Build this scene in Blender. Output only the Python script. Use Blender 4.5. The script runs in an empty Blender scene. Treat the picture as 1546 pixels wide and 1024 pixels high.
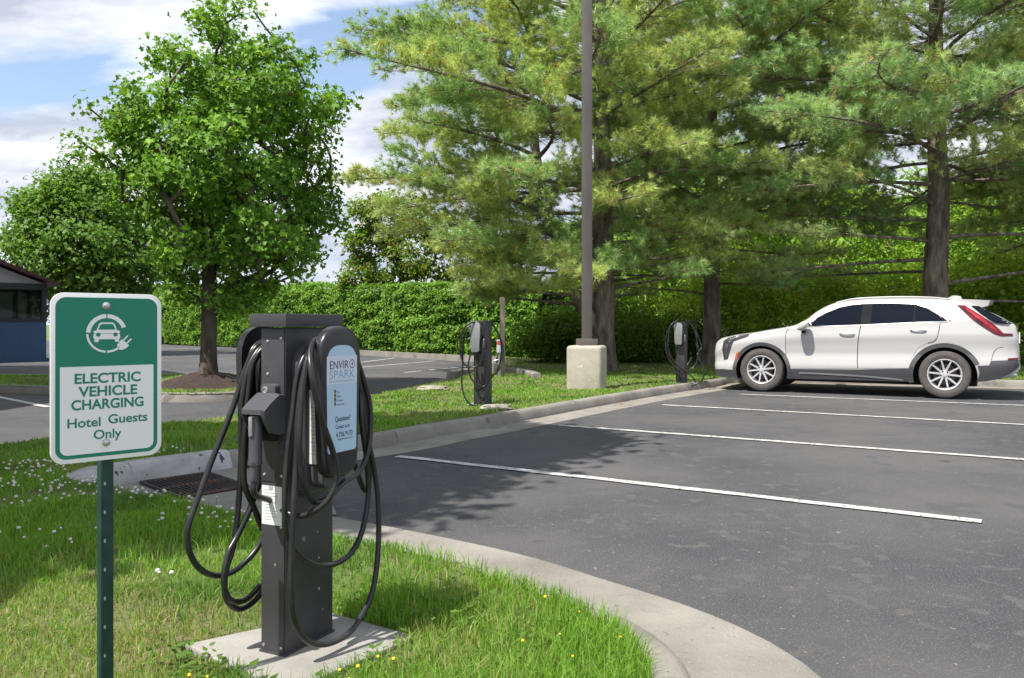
import bpy, bmesh, math, random
import numpy as np
from mathutils import Vector, Matrix
from mathutils.geometry import delaunay_2d_cdt

R = math.radians
S = bpy.context.scene
COL = S.collection

# ------------------------------------------------------------------ camera
F = 1250.0                      # focal length in photo pixels (1546 wide)
CX, HZ, CH = 773.0, 490.0, 1.2  # principal column, horizon row, eye height
cam_d = bpy.data.cameras.new('camera')
cam_d.sensor_width = 36.0
cam_d.lens = F / 1546.0 * 36.0
cam_d.shift_y = -(512.0 - HZ) / 1546.0
cam_d.clip_start, cam_d.clip_end = 0.05, 3000.0
cam = bpy.data.objects.new('camera', cam_d)
cam.location = (0, 0, CH)
cam.rotation_euler = (R(90), 0, 0)
COL.objects.link(cam)
S.camera = cam

# ------------------------------------------------------------------ light
SUN_EL, SUN_DIR = R(60), (-0.741, -0.671)          # direction towards the sun in plan
SUN_AZ = math.atan2(SUN_DIR[0], SUN_DIR[1])      # clockwise from +Y
sd = bpy.data.lights.new('sun', 'SUN')
sd.energy, sd.angle, sd.color = 4.9, R(0.5), (1.0, 0.945, 0.86)
sun = bpy.data.objects.new('sun', sd)
v = Vector((SUN_DIR[0] * math.cos(SUN_EL), SUN_DIR[1] * math.cos(SUN_EL), math.sin(SUN_EL)))
sun.rotation_euler = v.to_track_quat('Z', 'Y').to_euler()
sun.location = (-30, -25, 40)
COL.objects.link(sun)

w = bpy.data.worlds.new('World')
S.world = w
w.use_nodes = True
nt = w.node_tree
nt.nodes.clear()


def nd(t, kind, **kw):
    n = t.nodes.new(kind)
    for k, val in kw.items():
        if k == 'inp':
            for a, b in val.items():
                n.inputs[a].default_value = b
        else:
            setattr(n, k, val)
    return n


def mathn(t, op, a, b=None, c=None, clamp=False):
    n = nd(t, 'ShaderNodeMath', operation=op, use_clamp=clamp)
    for i, x in enumerate((a, b, c)):
        if x is None:
            continue
        if isinstance(x, (int, float)):
            n.inputs[i].default_value = x
        else:
            t.links.new(x, n.inputs[i])
    return n.outputs[0]


def ramp(t, fac, stops, interp='LINEAR'):
    n = nd(t, 'ShaderNodeValToRGB')
    n.color_ramp.interpolation = interp
    els = n.color_ramp.elements
    while len(els) < len(stops):
        els.new(0.5)
    for e, (p, c) in zip(els, stops):
        e.position = p
        e.color = (c, c, c, 1) if isinstance(c, (int, float)) else (*c, 1)
    t.links.new(fac, n.inputs[0])
    return n.outputs[0]


def mixc(t, fac, a, b, mode='MIX'):
    n = nd(t, 'ShaderNodeMix', data_type='RGBA', blend_type=mode)
    for i, x in ((0, fac), (6, a), (7, b)):
        if isinstance(x, (int, float)):
            n.inputs[i].default_value = x
        elif isinstance(x, tuple):
            n.inputs[i].default_value = (*x, 1)
        else:
            t.links.new(x, n.inputs[i])
    return n.outputs[2]


sky = nd(nt, 'ShaderNodeTexSky', sky_type='NISHITA')
sky.sun_disc = False
sky.sun_elevation, sky.sun_rotation = SUN_EL, SUN_AZ
sky.air_density, sky.dust_density, sky.ozone_density = 1.0, 0.6, 2.0
tc = nd(nt, 'ShaderNodeTexCoord')
sep = nd(nt, 'ShaderNodeSeparateXYZ')
nt.links.new(tc.outputs['Generated'], sep.inputs[0])
den = mathn(nt, 'ADD', mathn(nt, 'MAXIMUM', sep.outputs[2], 0.0), 0.30)
px_ = mathn(nt, 'DIVIDE', sep.outputs[0], den)
py_ = mathn(nt, 'DIVIDE', sep.outputs[1], den)
cmb = nd(nt, 'ShaderNodeCombineXYZ', inp={2: 3.7})
nt.links.new(px_, cmb.inputs[0])
nt.links.new(py_, cmb.inputs[1])
mp = nd(nt, 'ShaderNodeMapping')
mp.inputs['Location'].default_value = (1.35, 0.2, 0.0)
mp.inputs['Scale'].default_value = (0.8, 1.35, 1.0)
nt.links.new(cmb.outputs[0], mp.inputs[0])
n1 = nd(nt, 'ShaderNodeTexNoise', inp={'Scale': 1.55, 'Detail': 9.0, 'Roughness': 0.52, 'Distortion': 0.15})
nt.links.new(mp.outputs[0], n1.inputs['Vector'])
n2 = nd(nt, 'ShaderNodeTexNoise', inp={'Scale': 2.6, 'Detail': 9.0, 'Roughness': 0.58})
nt.links.new(mp.outputs[0], n2.inputs['Vector'])
cov = ramp(nt, n1.outputs[0], [(0.335, 0.0), (0.385, 0.75), (0.435, 1.0)])
thick = ramp(nt, n2.outputs[0], [(0.38, (5.6, 5.75, 6.05)), (0.57, (2.9, 3.2, 3.85))])
skyc = mixc(nt, cov, mixc(nt, 0.22, sky.outputs[0], (3.5, 3.95, 4.8)), thick)
hazef = ramp(nt, sep.outputs[2], [(0.0, 0.55), (0.16, 0.0)])
skyc = mixc(nt, hazef, skyc, (3.5, 3.95, 4.8))
bg = nd(nt, 'ShaderNodeBackground', inp={'Strength': 0.135})
nt.links.new(skyc, bg.inputs[0])
wo = nd(nt, 'ShaderNodeOutputWorld')
nt.links.new(bg.outputs[0], wo.inputs[0])

S.view_settings.view_transform = 'Standard'
S.view_settings.look = 'None'
S.view_settings.exposure = 0.64
S.view_settings.gamma = 1.0
S.render.engine = 'CYCLES'
S.cycles.max_bounces = 6
S.cycles.diffuse_bounces = 3
S.cycles.transparent_max_bounces = 6
S.cycles.use_denoising = True


# ------------------------------------------------------------------ helpers
def G(px, py, z=0.0):
    """ground point (x, y) under a measured photo position, at height z"""
    d = F * (CH - z) / (py - HZ)
    return ((px - CX) / F * d, d)


def P3(px, py, d):
    """world point at depth d"""
    return Vector(((px - CX) / F * d, d, CH - (py - HZ) / F * d))


def tag(o, label=None, cat=None, group=None, kind=None):
    for k, val in (('label', label), ('category', cat), ('group', group), ('kind', kind)):
        if val:
            o[k] = val
    return o


def empty(name, loc=(0, 0, 0), rz=0.0, sc=1.0):
    o = bpy.data.objects.new(name, None)
    o.empty_display_size = 0.2
    o.location = loc
    o.rotation_euler = (0, 0, rz)
    o.scale = (sc, sc, sc)
    COL.objects.link(o)
    return o


def dup(root, loc=None, rz=None, sc=None):
    def cp(o, par):
        c = o.copy()
        COL.objects.link(c)
        if par is not None:
            c.parent = par
        for ch in o.children:
            cp(ch, c)
        return c
    r = cp(root, None)
    if loc is not None:
        r.location = loc
    if rz is not None:
        r.rotation_euler = (0, 0, rz)
    if sc is not None:
        r.scale = sc if hasattr(sc, '__len__') else (sc, sc, sc)
    return r


def link(name, me, mats, parent=None, smooth=False):
    if not isinstance(mats, (list, tuple)):
        mats = [mats]
    for m in mats:
        me.materials.append(m)
    if smooth:
        me.polygons.foreach_set('use_smooth', [True] * len(me.polygons))
    o = bpy.data.objects.new(name, me)
    COL.objects.link(o)
    if parent is not None:
        o.parent = parent
    return o


def np_mesh(name, V, Fc, col=None, mi=None):
    """fast mesh from numpy arrays; Fc is (M, K)"""
    V = np.asarray(V, dtype=np.float32).reshape(-1, 3)
    Fc = np.asarray(Fc, dtype=np.int32)
    M, K = Fc.shape
    me = bpy.data.meshes.new(name)
    me.vertices.add(len(V))
    me.vertices.foreach_set('co', V.ravel())
    me.loops.add(M * K)
    me.loops.foreach_set('vertex_index', Fc.ravel())
    me.polygons.add(M)
    me.polygons.foreach_set('loop_start', np.arange(0, M * K, K, dtype=np.int32))
    if mi is not None:
        me.polygons.foreach_set('material_index', np.asarray(mi, dtype=np.int32))
    me.update(calc_edges=True)
    if col is not None:
        a = me.color_attributes.new('Col', 'FLOAT_COLOR', 'POINT')
        c4 = np.ones((len(V), 4), dtype=np.float32)
        c4[:, :3] = col
        a.data.foreach_set('color', c4.ravel())
    return me


class MB:
    """collects shapes and links them as one mesh object"""

    def __init__(s):
        s.v, s.f, s.m, s.cur = [], [], [], 0

    def add(s, vs, fs, m=None):
        o = len(s.v)
        s.v += [tuple(x) for x in vs]
        s.f += [tuple(i + o for i in f) for f in fs]
        s.m += [s.cur if m is None else m] * len(fs)
        return s

    def box(s, c, d, bev=0.0, rot=None, seg=2, m=None):
        bm = bmesh.new()
        bmesh.ops.create_cube(bm, size=1.0)
        bmesh.ops.scale(bm, vec=d, verts=bm.verts)
        if bev > 0:
            bmesh.ops.bevel(bm, geom=bm.edges[:], offset=bev, segments=seg, affect='EDGES', profile=0.6)
        if rot is not None:
            bmesh.ops.rotate(bm, cent=(0, 0, 0), matrix=rot, verts=bm.verts)
        bmesh.ops.translate(bm, vec=c, verts=bm.verts)
        return s.frombm(bm, m)

    def frombm(s, bm, m=None):
        bm.verts.index_update()
        vs = [x.co[:] for x in bm.verts]
        fs = [[x.index for x in f.verts] for f in bm.faces]
        bm.free()
        return s.add(vs, fs, m)

    def tube(s, pts, rad, n=8, cap=True, m=None):
        vs, fs = tube_np(pts, rad, n)
        fs = [tuple(x) for x in fs]
        if cap:
            k = len(vs)
            fs.append(tuple(range(n - 1, -1, -1)))
            fs.append(tuple(range(k - n, k)))
        return s.add(vs, fs, m)

    def lathe(s, prof, n=24, M=None, m=None, cap=True):
        """profile of (r, z) turned about Z"""
        vs, fs = [], []
        for r, z in prof:
            for k in range(n):
                a = 2 * math.pi * k / n
                vs.append(Vector((r * math.cos(a), r * math.sin(a), z)))
        for i in range(len(prof) - 1):
            for k in range(n):
                k2 = (k + 1) % n
                fs.append((i * n + k, i * n + k2, (i + 1) * n + k2, (i + 1) * n + k))
        if cap:
            if prof[0][0] > 1e-5:
                fs.append(tuple(range(n - 1, -1, -1)))
            if prof[-1][0] > 1e-5:
                fs.append(tuple(range((len(prof) - 1) * n, len(prof) * n)))
        if M is not None:
            vs = [M @ x for x in vs]
        return s.add(vs, fs, m)

    def prism(s, outline, d0, d1, M=None, bev=0.0, seg=2, m=None):
        """2-D outline (a, b) extruded along c from d0 to d1"""
        bm = bmesh.new()
        lo = [bm.verts.new((a, b, d0)) for a, b in outline]
        f = bm.faces.new(lo)
        f.normal_update()
        if f.normal.z > 0:
            f.normal_flip()
        r = bmesh.ops.extrude_face_region(bm, geom=[f])
        up = [x for x in r['geom'] if isinstance(x, bmesh.types.BMVert)]
        bmesh.ops.translate(bm, vec=(0, 0, d1 - d0), verts=up)
        bmesh.ops.recalc_face_normals(bm, faces=bm.faces)
        if bev > 0:
            ed = [e for e in bm.edges if abs(e.verts[0].co.z - d1) < 1e-6 and abs(e.verts[1].co.z - d1) < 1e-6]
            bmesh.ops.bevel(bm, geom=ed, offset=bev, segments=seg, affect='EDGES', profile=0.6)
        if M is not None:
            bmesh.ops.transform(bm, matrix=M, verts=bm.verts)
        return s.frombm(bm, m)

    def text(s, body, cx, cy, width, M, height=None, bold=0.0, m=None):
        cu = bpy.data.curves.new('lettering', 'FONT')
        cu.body = body
        cu.size = 1.0
        cu.offset = bold
        ob = bpy.data.objects.new('lettering', cu)
        me = bpy.data.meshes.new_from_object(ob)
        vs = np.array([x.co[:] for x in me.vertices])
        fs = [tuple(p.vertices) for p in me.polygons]
        bpy.data.objects.remove(ob)
        bpy.data.curves.remove(cu)
        bpy.data.meshes.remove(me)
        lo, hi = vs.min(0), vs.max(0)
        k = width / (hi[0] - lo[0])
        ky = k if height is None else height / 0.70
        out = [M @ Vector((cx + (x - (lo[0] + hi[0]) / 2) * k, cy + (y - 0.35) * ky, 0)) for x, y, _ in vs]
        return s.add(out, fs, m)

    def xf(s, M):
        s.v = [tuple(M @ Vector(x)) for x in s.v]
        return s

    def build(s, name, mats, parent=None, smooth=None, origin=None):
        me = bpy.data.meshes.new(name)
        vs = s.v
        if origin is not None:
            vs = [(x - origin[0], y - origin[1], z - origin[2]) for x, y, z in vs]
        me.from_pydata(vs, [], s.f)
        me.polygons.foreach_set('material_index', s.m)
        o = link(name, me, mats, parent)
        if smooth is not None:
            me.polygons.foreach_set('use_smooth', [True] * len(me.polygons))
            me.set_sharp_from_angle(angle=R(smooth))
        me.update()
        if origin is not None:
            o.location = origin
        return o


def tube_np(pts, rad, n=8, closed=False):
    P = np.asarray([tuple(p) for p in pts], dtype=float)
    k = len(P)
    rad = np.full(k, rad) if np.isscalar(rad) else np.asarray(rad, dtype=float)
    T = np.gradient(P, axis=0)
    T /= np.linalg.norm(T, axis=1)[:, None] + 1e-9
    up = np.array([0, 0, 1.0]) if abs(T[0, 2]) < 0.9 else np.array([1.0, 0, 0])
    nrm = np.cross(T[0], up)
    nrm /= np.linalg.norm(nrm)
    ang = np.arange(n) * 2 * np.pi / n
    ca, sa = np.cos(ang)[:, None], np.sin(ang)[:, None]
    out = np.zeros((k, n, 3))
    for i in range(k):
        nrm = nrm - T[i] * np.dot(nrm, T[i])
        nrm /= np.linalg.norm(nrm) + 1e-9
        b = np.cross(T[i], nrm)
        out[i] = P[i] + rad[i] * (ca * nrm + sa * b)
    a = np.arange(n)
    a2 = (a + 1) % n
    base = (np.arange(k - 1) * n)[:, None]
    fs = np.stack([base + a, base + a2, base + n + a2, base + n + a], axis=-1).reshape(-1, 4)
    return out.reshape(-1, 3), fs


def spline(pts, per=8):
    """Catmull-Rom through points"""
    P = np.asarray([tuple(p) for p in pts], dtype=float)
    Q = np.vstack([2 * P[0] - P[1], P, 2 * P[-1] - P[-2]])
    out = []
    for i in range(1, len(Q) - 2):
        p0, p1, p2, p3 = Q[i - 1:i + 3]
        for t in np.linspace(0, 1, per, endpoint=False):
            out.append(0.5 * (2 * p1 + (p2 - p0) * t + (2 * p0 - 5 * p1 + 4 * p2 - p3) * t * t + (3 * p1 - p0 - 3 * p2 + p3) * t ** 3))
    out.append(P[-1])
    return np.array(out)


def rrect(w_, h_, r, n=6, cx=0.0, cy=0.0):
    out = []
    for sx, sy, a0 in ((1, 1, 0), (-1, 1, 90), (-1, -1, 180), (1, -1, 270)):
        for k in range(n + 1):
            a = R(a0 + 90 * k / n)
            out.append((cx + sx * (w_ / 2 - r) + r * math.cos(a), cy + sy * (h_ / 2 - r) + r * math.sin(a)))
    return out


_rs = np.random.RandomState(5)
_lat = _rs.rand(256, 256)


def vnoise(x, y, sc=1.0):
    """tileable value noise, 0..1, vectorised"""
    x = np.asarray(x, dtype=float) * sc + 1000.0
    y = np.asarray(y, dtype=float) * sc + 1000.0
    xi, yi = np.floor(x).astype(int), np.floor(y).astype(int)
    fx, fy = x - xi, y - yi
    fx, fy = fx * fx * (3 - 2 * fx), fy * fy * (3 - 2 * fy)
    g = lambda i, j: _lat[i % 256, j % 256]
    return (g(xi, yi) * (1 - fx) + g(xi + 1, yi) * fx) * (1 - fy) + (g(xi, yi + 1) * (1 - fx) + g(xi + 1, yi + 1) * fx) * fy


def inside(poly, X, Y):
    X, Y = np.asarray(X), np.asarray(Y)
    res = np.zeros(X.shape, dtype=bool)
    n = len(poly)
    for i in range(n):
        x0, y0 = poly[i]
        x1, y1 = poly[(i + 1) % n]
        c = ((y0 > Y) != (y1 > Y))
        with np.errstate(divide='ignore', invalid='ignore'):
            xx = (x1 - x0) * (Y - y0) / (y1 - y0 + 1e-12) + x0
        res ^= c & (X < xx)
    return res


def sheet(poly, zf, step, holes=()):
    """triangulated sheet over a polygon with interior points (step(x, y) = list of (spacing, x0, x1, y0, y1))"""
    pts = [Vector(p) for p in poly]
    edges = [(i, (i + 1) % len(poly)) for i in range(len(poly))]
    for h in holes:
        o = len(pts)
        pts += [Vector(p) for p in h]
        edges += [(o + i, o + (i + 1) % len(h)) for i in range(len(h))]
    for sp, x0, x1, y0, y1 in step:
        X, Y = np.meshgrid(np.arange(x0, x1, sp), np.arange(y0, y1, sp))
        X, Y = X.ravel(), Y.ravel()
        ok = inside(poly, X, Y)
        for h in holes:
            ok &= ~inside(h, X, Y)
        pts += [Vector((a, b)) for a, b in zip(X[ok], Y[ok])]
    v2, _, f2, _, _, _ = delaunay_2d_cdt(pts, edges, [], 0, 1e-4)
    A = np.array([tuple(x) for x in v2])
    fs = [tuple(f) for f in f2]
    C = np.array([A[list(f)].mean(0) for f in fs])
    ok = inside(poly, C[:, 0], C[:, 1])
    for h in holes:
        ok &= ~inside(h, C[:, 0], C[:, 1])
    Z = zf(A[:, 0], A[:, 1])
    return np.column_stack([A, Z]), [f for f, k in zip(fs, ok) if k]


# ------------------------------------------------------------------ materials
def mat(name, col, rough=0.6, col2=None, nscale=8.0, detail=4.0, lo=0.4, hi=0.6, bump=0.0, bscale=None, metal=0.0,
        spec=0.5, coat=0.0, coords='Object', stretch=None, speck=None, emis=None):
    m = bpy.data.materials.new(name)
    m.use_nodes = True
    t = m.node_tree
    b = t.nodes['Principled BSDF']
    b.inputs['Roughness'].default_value = rough
    b.inputs['Metallic'].default_value = metal
    b.inputs['Specular IOR Level'].default_value = spec
    b.inputs['Coat Weight'].default_value = coat
    b.inputs['Coat Roughness'].default_value = 0.03
    b.inputs['Base Color'].default_value = (*col, 1)
    tcn = nd(t, 'ShaderNodeTexCoord')
    vec = tcn.outputs[coords]
    if stretch:
        mpn = nd(t, 'ShaderNodeMapping')
        mpn.inputs['Scale'].default_value = stretch
        t.links.new(vec, mpn.inputs[0])
        vec = mpn.outputs[0]
    cout = None
    if col2 is not None:
        n = nd(t, 'ShaderNodeTexNoise', inp={'Scale': nscale, 'Detail': detail, 'Roughness': 0.6})
        t.links.new(vec, n.inputs['Vector'])
        f = ramp(t, n.outputs[0], [(lo, 0.0), (hi, 1.0)])
        cout = mixc(t, f, col, col2)
    if speck is not None:
        for sc, th, c3 in speck:
            n = nd(t, 'ShaderNodeTexNoise', inp={'Scale': sc, 'Detail': 2.0, 'Roughness': 0.5})
            t.links.new(vec, n.inputs['Vector'])
            f = ramp(t, n.outputs[0], [(th, 0.0), (min(th + 0.03, 1.0), 1.0)])
            cout = mixc(t, f, cout if cout is not None else col, c3)
    if cout is not None:
        t.links.new(cout, b.inputs['Base Color'])
    if bump > 0:
        n = nd(t, 'ShaderNodeTexNoise', inp={'Scale': bscale or nscale * 4, 'Detail': 6.0, 'Roughness': 0.65})
        t.links.new(vec, n.inputs['Vector'])
        bp = nd(t, 'ShaderNodeBump', inp={'Strength': bump, 'Distance': 0.02})
        t.links.new(n.outputs[0], bp.inputs['Height'])
        t.links.new(bp.outputs[0], b.inputs['Normal'])
    return m


def leafmat(name, tint=(1, 1, 1), trans=0.35, rough=0.5, spec=0.25):
    """foliage: colour from the 'Col' attribute (each leaf's own pigment), part diffuse, part translucent"""
    m = bpy.data.materials.new(name)
    m.use_nodes = True
    t = m.node_tree
    b = t.nodes['Principled BSDF']
    out = t.nodes['Material Output']
    at = nd(t, 'ShaderNodeAttribute', attribute_name='Col')
    c = mixc(t, 1.0, at.outputs[0], tint, 'MULTIPLY')
    t.links.new(c, b.inputs['Base Color'])
    b.inputs['Roughness'].default_value = rough
    b.inputs['Specular IOR Level'].default_value = spec
    tr = nd(t, 'ShaderNodeBsdfTranslucent')
    c2 = mixc(t, 1.0, c, (1.25, 1.2, 0.55), 'MULTIPLY')
    t.links.new(c2, tr.inputs[0])
    mx = nd(t, 'ShaderNodeMixShader', inp={0: trans})
    t.links.new(b.outputs[0], mx.inputs[1])
    t.links.new(tr.outputs[0], mx.inputs[2])
    t.links.new(mx.outputs[0], out.inputs[0])
    return m


M_LEAF = leafmat('maple leaves', trans=0.42, rough=0.55, spec=0.3)
M_LEAF2 = leafmat('shrub leaves', trans=0.48)
M_HEDGE = leafmat('hedge leaves', trans=0.3)
M_NEEDLE = leafmat('pine needles', trans=0.36, rough=0.4, spec=0.6)
M_GRASS = leafmat('grass blades', trans=0.4, rough=0.55, spec=0.2)
M_BARK = mat('grey brown bark', (0.13, 0.105, 0.085), 0.9, (0.06, 0.048, 0.04), 9.0, 6, 0.38, 0.62, bump=0.9, bscale=22, stretch=(1, 1, 0.22))
M_PBARK = mat('pine bark', (0.27, 0.225, 0.19), 0.92, (0.09, 0.072, 0.062), 7.0, 6, 0.36, 0.62, bump=1.0, bscale=16, stretch=(1, 1, 0.28))
M_TWIG = mat('pale twigs', (0.34, 0.29, 0.24), 0.9, (0.17, 0.14, 0.12), 9.0)
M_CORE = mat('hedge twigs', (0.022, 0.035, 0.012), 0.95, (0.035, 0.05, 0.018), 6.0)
M_WHITE = mat('white car paint', (0.47, 0.468, 0.466), 0.25, coat=0.6)
# ------------------------------------------------------------------ ground, lot, kerbs
M_GROUND = mat('far meadow', (0.085, 0.14, 0.035), 0.95, (0.13, 0.15, 0.05), 0.2)
M_ASPH = mat('asphalt', (0.048, 0.049, 0.056), 0.9, (0.088, 0.087, 0.091), 0.42, 10, 0.40, 0.60, bump=0.55, bscale=110,
             speck=[(7.0, 0.60, (0.082, 0.081, 0.083)), (120.0, 0.60, (0.14, 0.138, 0.135)), (2.3, 0.63, (0.070, 0.071, 0.077)), (48.0, 0.71, (0.28, 0.27, 0.25)), (1.7, 0.70, (0.045, 0.045, 0.05)), (21.0, 0.725, (0.22, 0.21, 0.2))])
M_CONC = mat('kerb concrete', (0.275, 0.258, 0.232), 0.9, (0.175, 0.163, 0.146), 1.9, 9, 0.34, 0.66, bump=0.5, bscale=60,
             speck=[(70.0, 0.68, (0.31, 0.295, 0.27)), (26.0, 0.70, (0.14, 0.125, 0.11)), (3.3, .68, (.15, .14, .125))])
M_PAD = mat('pad concrete', (0.33, 0.32, 0.30), 0.88, (0.235, 0.225, 0.205), 3.5, 7, 0.35, 0.65, bump=0.3, bscale=70,
            speck=[(45.0, 0.70, (0.2, 0.18, 0.16))])
M_LINE = mat('worn white line paint', (0.54, 0.54, 0.53), 0.8, (0.33, 0.33, 0.325), 7.0, 9, 0.42, 0.68, speck=[(30.0, 0.61, (0.14, 0.14, 0.14)), (110.0, .64, (.2, .2, .2))])
M_SOIL = mat('lawn soil', (0.10, 0.125, 0.035), 0.95, (0.17, 0.14, 0.075), 1.3, 7, 0.42, 0.66, bump=0.8, bscale=40,
             speck=[(22.0, 0.6, (0.075, 0.11, 0.025))])
M_MULCH = mat('dark bark mulch', (0.028, 0.018, 0.016), 0.95, (0.055, 0.034, 0.027), 14.0, 6, bump=1.0, bscale=45)
M_IRON = mat('rusty grate iron', (0.035, 0.033, 0.04), 0.7, (0.13, 0.06, 0.03), 6.0, 6, 0.5, 0.7, metal=0.3)
M_BLACKH = mat('dark drain hole', (0.006, 0.006, 0.007), 0.9)
M_CHIP = mat('chipped white paint on concrete', (0.42, 0.42, 0.425), 0.75, (0.30, 0.295, 0.285), 3.0, bump=0.3, bscale=40,
             speck=[(13.0, 0.665, (0.04, 0.04, 0.043)), (4.5, .66, (.25, .245, .235))])

bm_ = MB()
bm_.add([(-900, -500, -.06), (900, -500, -.06), (900, 1800, -.06), (-900, 1800, -.06)], [(0, 1, 2, 3)])
tag(bm_.build('ground', M_GROUND), kind='structure')
bm_ = MB()
bm_.add([(-75, -30, 0), (75, -30, 0), (75, 62, 0), (-75, 62, 0)], [(0, 1, 2, 3)])
tag(bm_.build('parking_lot', M_ASPH), kind='structure')


def resample(path, sp):
    P = np.asarray(path, dtype=float)[:, :2]
    s = np.concatenate([[0], np.cumsum(np.linalg.norm(np.diff(P, axis=0), axis=1))])
    n = max(2, int(s[-1] / sp))
    q = np.linspace(0, s[-1], n + 1)
    return np.column_stack([np.interp(q, s, P[:, 0]), np.interp(q, s, P[:, 1])]), q


def rightn(P):
    T = np.gradient(P, axis=0)
    T /= np.linalg.norm(T, axis=1)[:, None] + 1e-9
    return np.column_stack([T[:, 1], -T[:, 0]])


def offset(P, d):
    return P + rightn(P) * d


def sweep(mb, P, prof, joint=0.0, hs=None):
    """profile of (offset to the right, z) along a plan path, with shallow joints every `joint` metres"""
    s = np.concatenate([[0], np.cumsum(np.linalg.norm(np.diff(P, axis=0), axis=1))])
    N = rightn(P)
    st = [(q, 0) for q in s]
    if joint:
        for q in np.arange(joint, s[-1], joint):
            st = [x for x in st if abs(x[0] - q) > 0.02]
            st += [(q - .012, 0), (q - .006, 1), (q + .006, 1), (q + .012, 0)]
    st.sort()
    k = len(prof)
    vs = []
    for q, j in st:
        p = np.array([np.interp(q, s, P[:, 0]), np.interp(q, s, P[:, 1])])
        n = np.array([np.interp(q, s, N[:, 0]), np.interp(q, s, N[:, 1])])
        n /= np.linalg.norm(n) + 1e-9
        h = 1.0 if hs is None else np.interp(q, s, hs)
        wob = 0.006 * (vnoise(q, 3.3, 1.7) - .5)
        for o, z in prof:
            oo = o + wob + (0.014 if j and z > .02 else 0)
            zz = z * h - (0.014 if j and z > .02 else 0)
            vs.append((p[0] + n[0] * oo, p[1] + n[1] * oo, zz))
    fs = []
    for i in range(len(st) - 1):
        for a in range(k - 1):
            fs.append((i * k + a, (i + 1) * k + a, (i + 1) * k + a + 1, i * k + a + 1))
    fs += [tuple(range(k)), tuple((len(st) - 1) * k + a for a in range(k - 1, -1, -1))]
    mb.add(vs, fs)


PF = [(26, 8.5), (20, 11.2), (14, 14.0), (9.6, 15.75), (6.6, 16.75), (5.0, 17.0), (4.4, 16.75), (4.06, 16.1), G(1000, 597), G(900, 615), G(745, 645), G(660, 660), G(565, 678), (-2.33, 6.9)]
PF = resample(spline(PF, 10), 0.22)[0]
PI = [(-2.33, 6.9), (-2.45, 6.76), (-2.62, 6.55), (-2.86, 6.26), (-2.97, 6.08), (-2.93, 5.93), (-2.72, 5.80)]
PN = [(-2.72, 5.80), (-2.2, 5.36), (-1.6, 4.92), (-.86, 4.42), (-.28, 3.97), (.06, 3.60), (.40, 3.20), (.565, 2.86), (.585, 2.5), (.5, 2.05), (.2, 1.2), (-.5, 0), (-2, -1.5)]
PN = resample(spline(PN, 10), 0.12)[0]
PI = np.array(PI)
KP = [(0, -.03), (.004, .02), (.022, .095), (.04, .122), (.065, .135), (.135, .136), (.16, .128), (.165, -.03)]
mb = MB()
sweep(mb, PF, KP, joint=3.05)
tag(mb.build('kerb', M_CONC, smooth=40), kind='structure')
mb = MB()
hs = np.interp(np.linspace(0, 1, len(PN)), [0, .1, .3, .6, 1], [.55, .6, .72, .95, .95])
sweep(mb, PN, KP, joint=2.4, hs=hs)
tag(mb.build('near_kerb', M_CONC, smooth=40), kind='structure')
mb = MB()
sweep(mb, PF, [(-.42, .003), (-.40, .005), (0, .006)])
sweep(mb, PN, [(-.47, .003), (-.45, .006), (0, .008)])
tag(mb.build('gutter', M_CONC), kind='structure')

# corner storm drain: painted kerb inlet, grate, apron
dr = empty('storm_drain', (-2.5, 6.2, 0))
tag(dr, 'rusty iron storm drain grate in the lot corner below a chipped white painted kerb', 'storm drain')
O = (-2.5, 6.2, 0)
mb = MB()
for a, b in ((0, 3), (3, 7)):
    seg = PI[a:b + 1] if b < 7 else PI[3:]
    sweep(mb, resample(seg, .06)[0], [(-.01, -.02), (.0, .03), (.045, .125), (.08, .145), (.20, .145), (.235, .13), (.255, -.03)])
mb.build('painted_kerb', M_CHIP, dr, smooth=40, origin=O).location = (0, 0, 0)
mb = MB()
ap = [(-2.36, 6.84), (-2.84, 6.28), (-2.9, 6.06), (-2.72, 5.84), (-2.2, 5.42), (-1.56, 4.96), (-1.1, 5.2), (-1.35, 6.0), (-1.75, 6.95), (-2.0, 7.3)]
mb.add([(x, y, .007) for x, y in ap], [tuple(range(len(ap)))])
mb.build('apron', M_CONC, dr, origin=O).location = (0, 0, 0)
ga, gb, gc, gd = np.array((-2.78, 6.2)), np.array((-2.42, 6.6)), np.array((-1.93, 6.05)), np.array((-2.27, 5.66))
mb = MB()
mb.add([(*q, .011) for q in (ga, gb, gc, gd)], [(0, 1, 2, 3)])
mb.build('sump', M_BLACKH, dr, origin=O).location = (0, 0, 0)
mb = MB()
for k in range(15):
    t = (k + .5) / 15
    p, q = ga * (1 - t) + gb * t, gd * (1 - t) + gc * t
    mb.tube([(*p, .02), (*q, .02)], .0075, 6)
for p, q in ((ga, gb), (gb, gc), (gc, gd), (gd, ga), ((ga + gd) / 2, (gb + gc) / 2)):
    mb.tube([(*p, .017), (*q, .017)], .014, 6)
mb.build('grate', M_IRON, dr, origin=O).location = (0, 0, 0)

# painted bay lines
mb = MB()


def stripe(p, q, wd, z=.0085):
    p, q = np.array(p), np.array(q)
    d = (q - p) / np.linalg.norm(q - p)
    n = np.array([-d[1], d[0]]) * wd / 2
    k = max(2, int(np.linalg.norm(q - p) / .08))
    vs, fs = [], []
    for i in range(k + 1):
        c = p + (q - p) * i / k
        a, b = 1 + .3 * (vnoise(c[0], c[1], 5) - .5), 1 + .3 * (vnoise(c[0] + 9, c[1], 5) - .5)
        vs += [(*(c + n * a), z), (*(c - n * b), z)]
    fs = [(2 * i, 2 * i + 1, 2 * i + 3, 2 * i + 2) for i in range(k)]
    mb.add(vs, fs)


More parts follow.
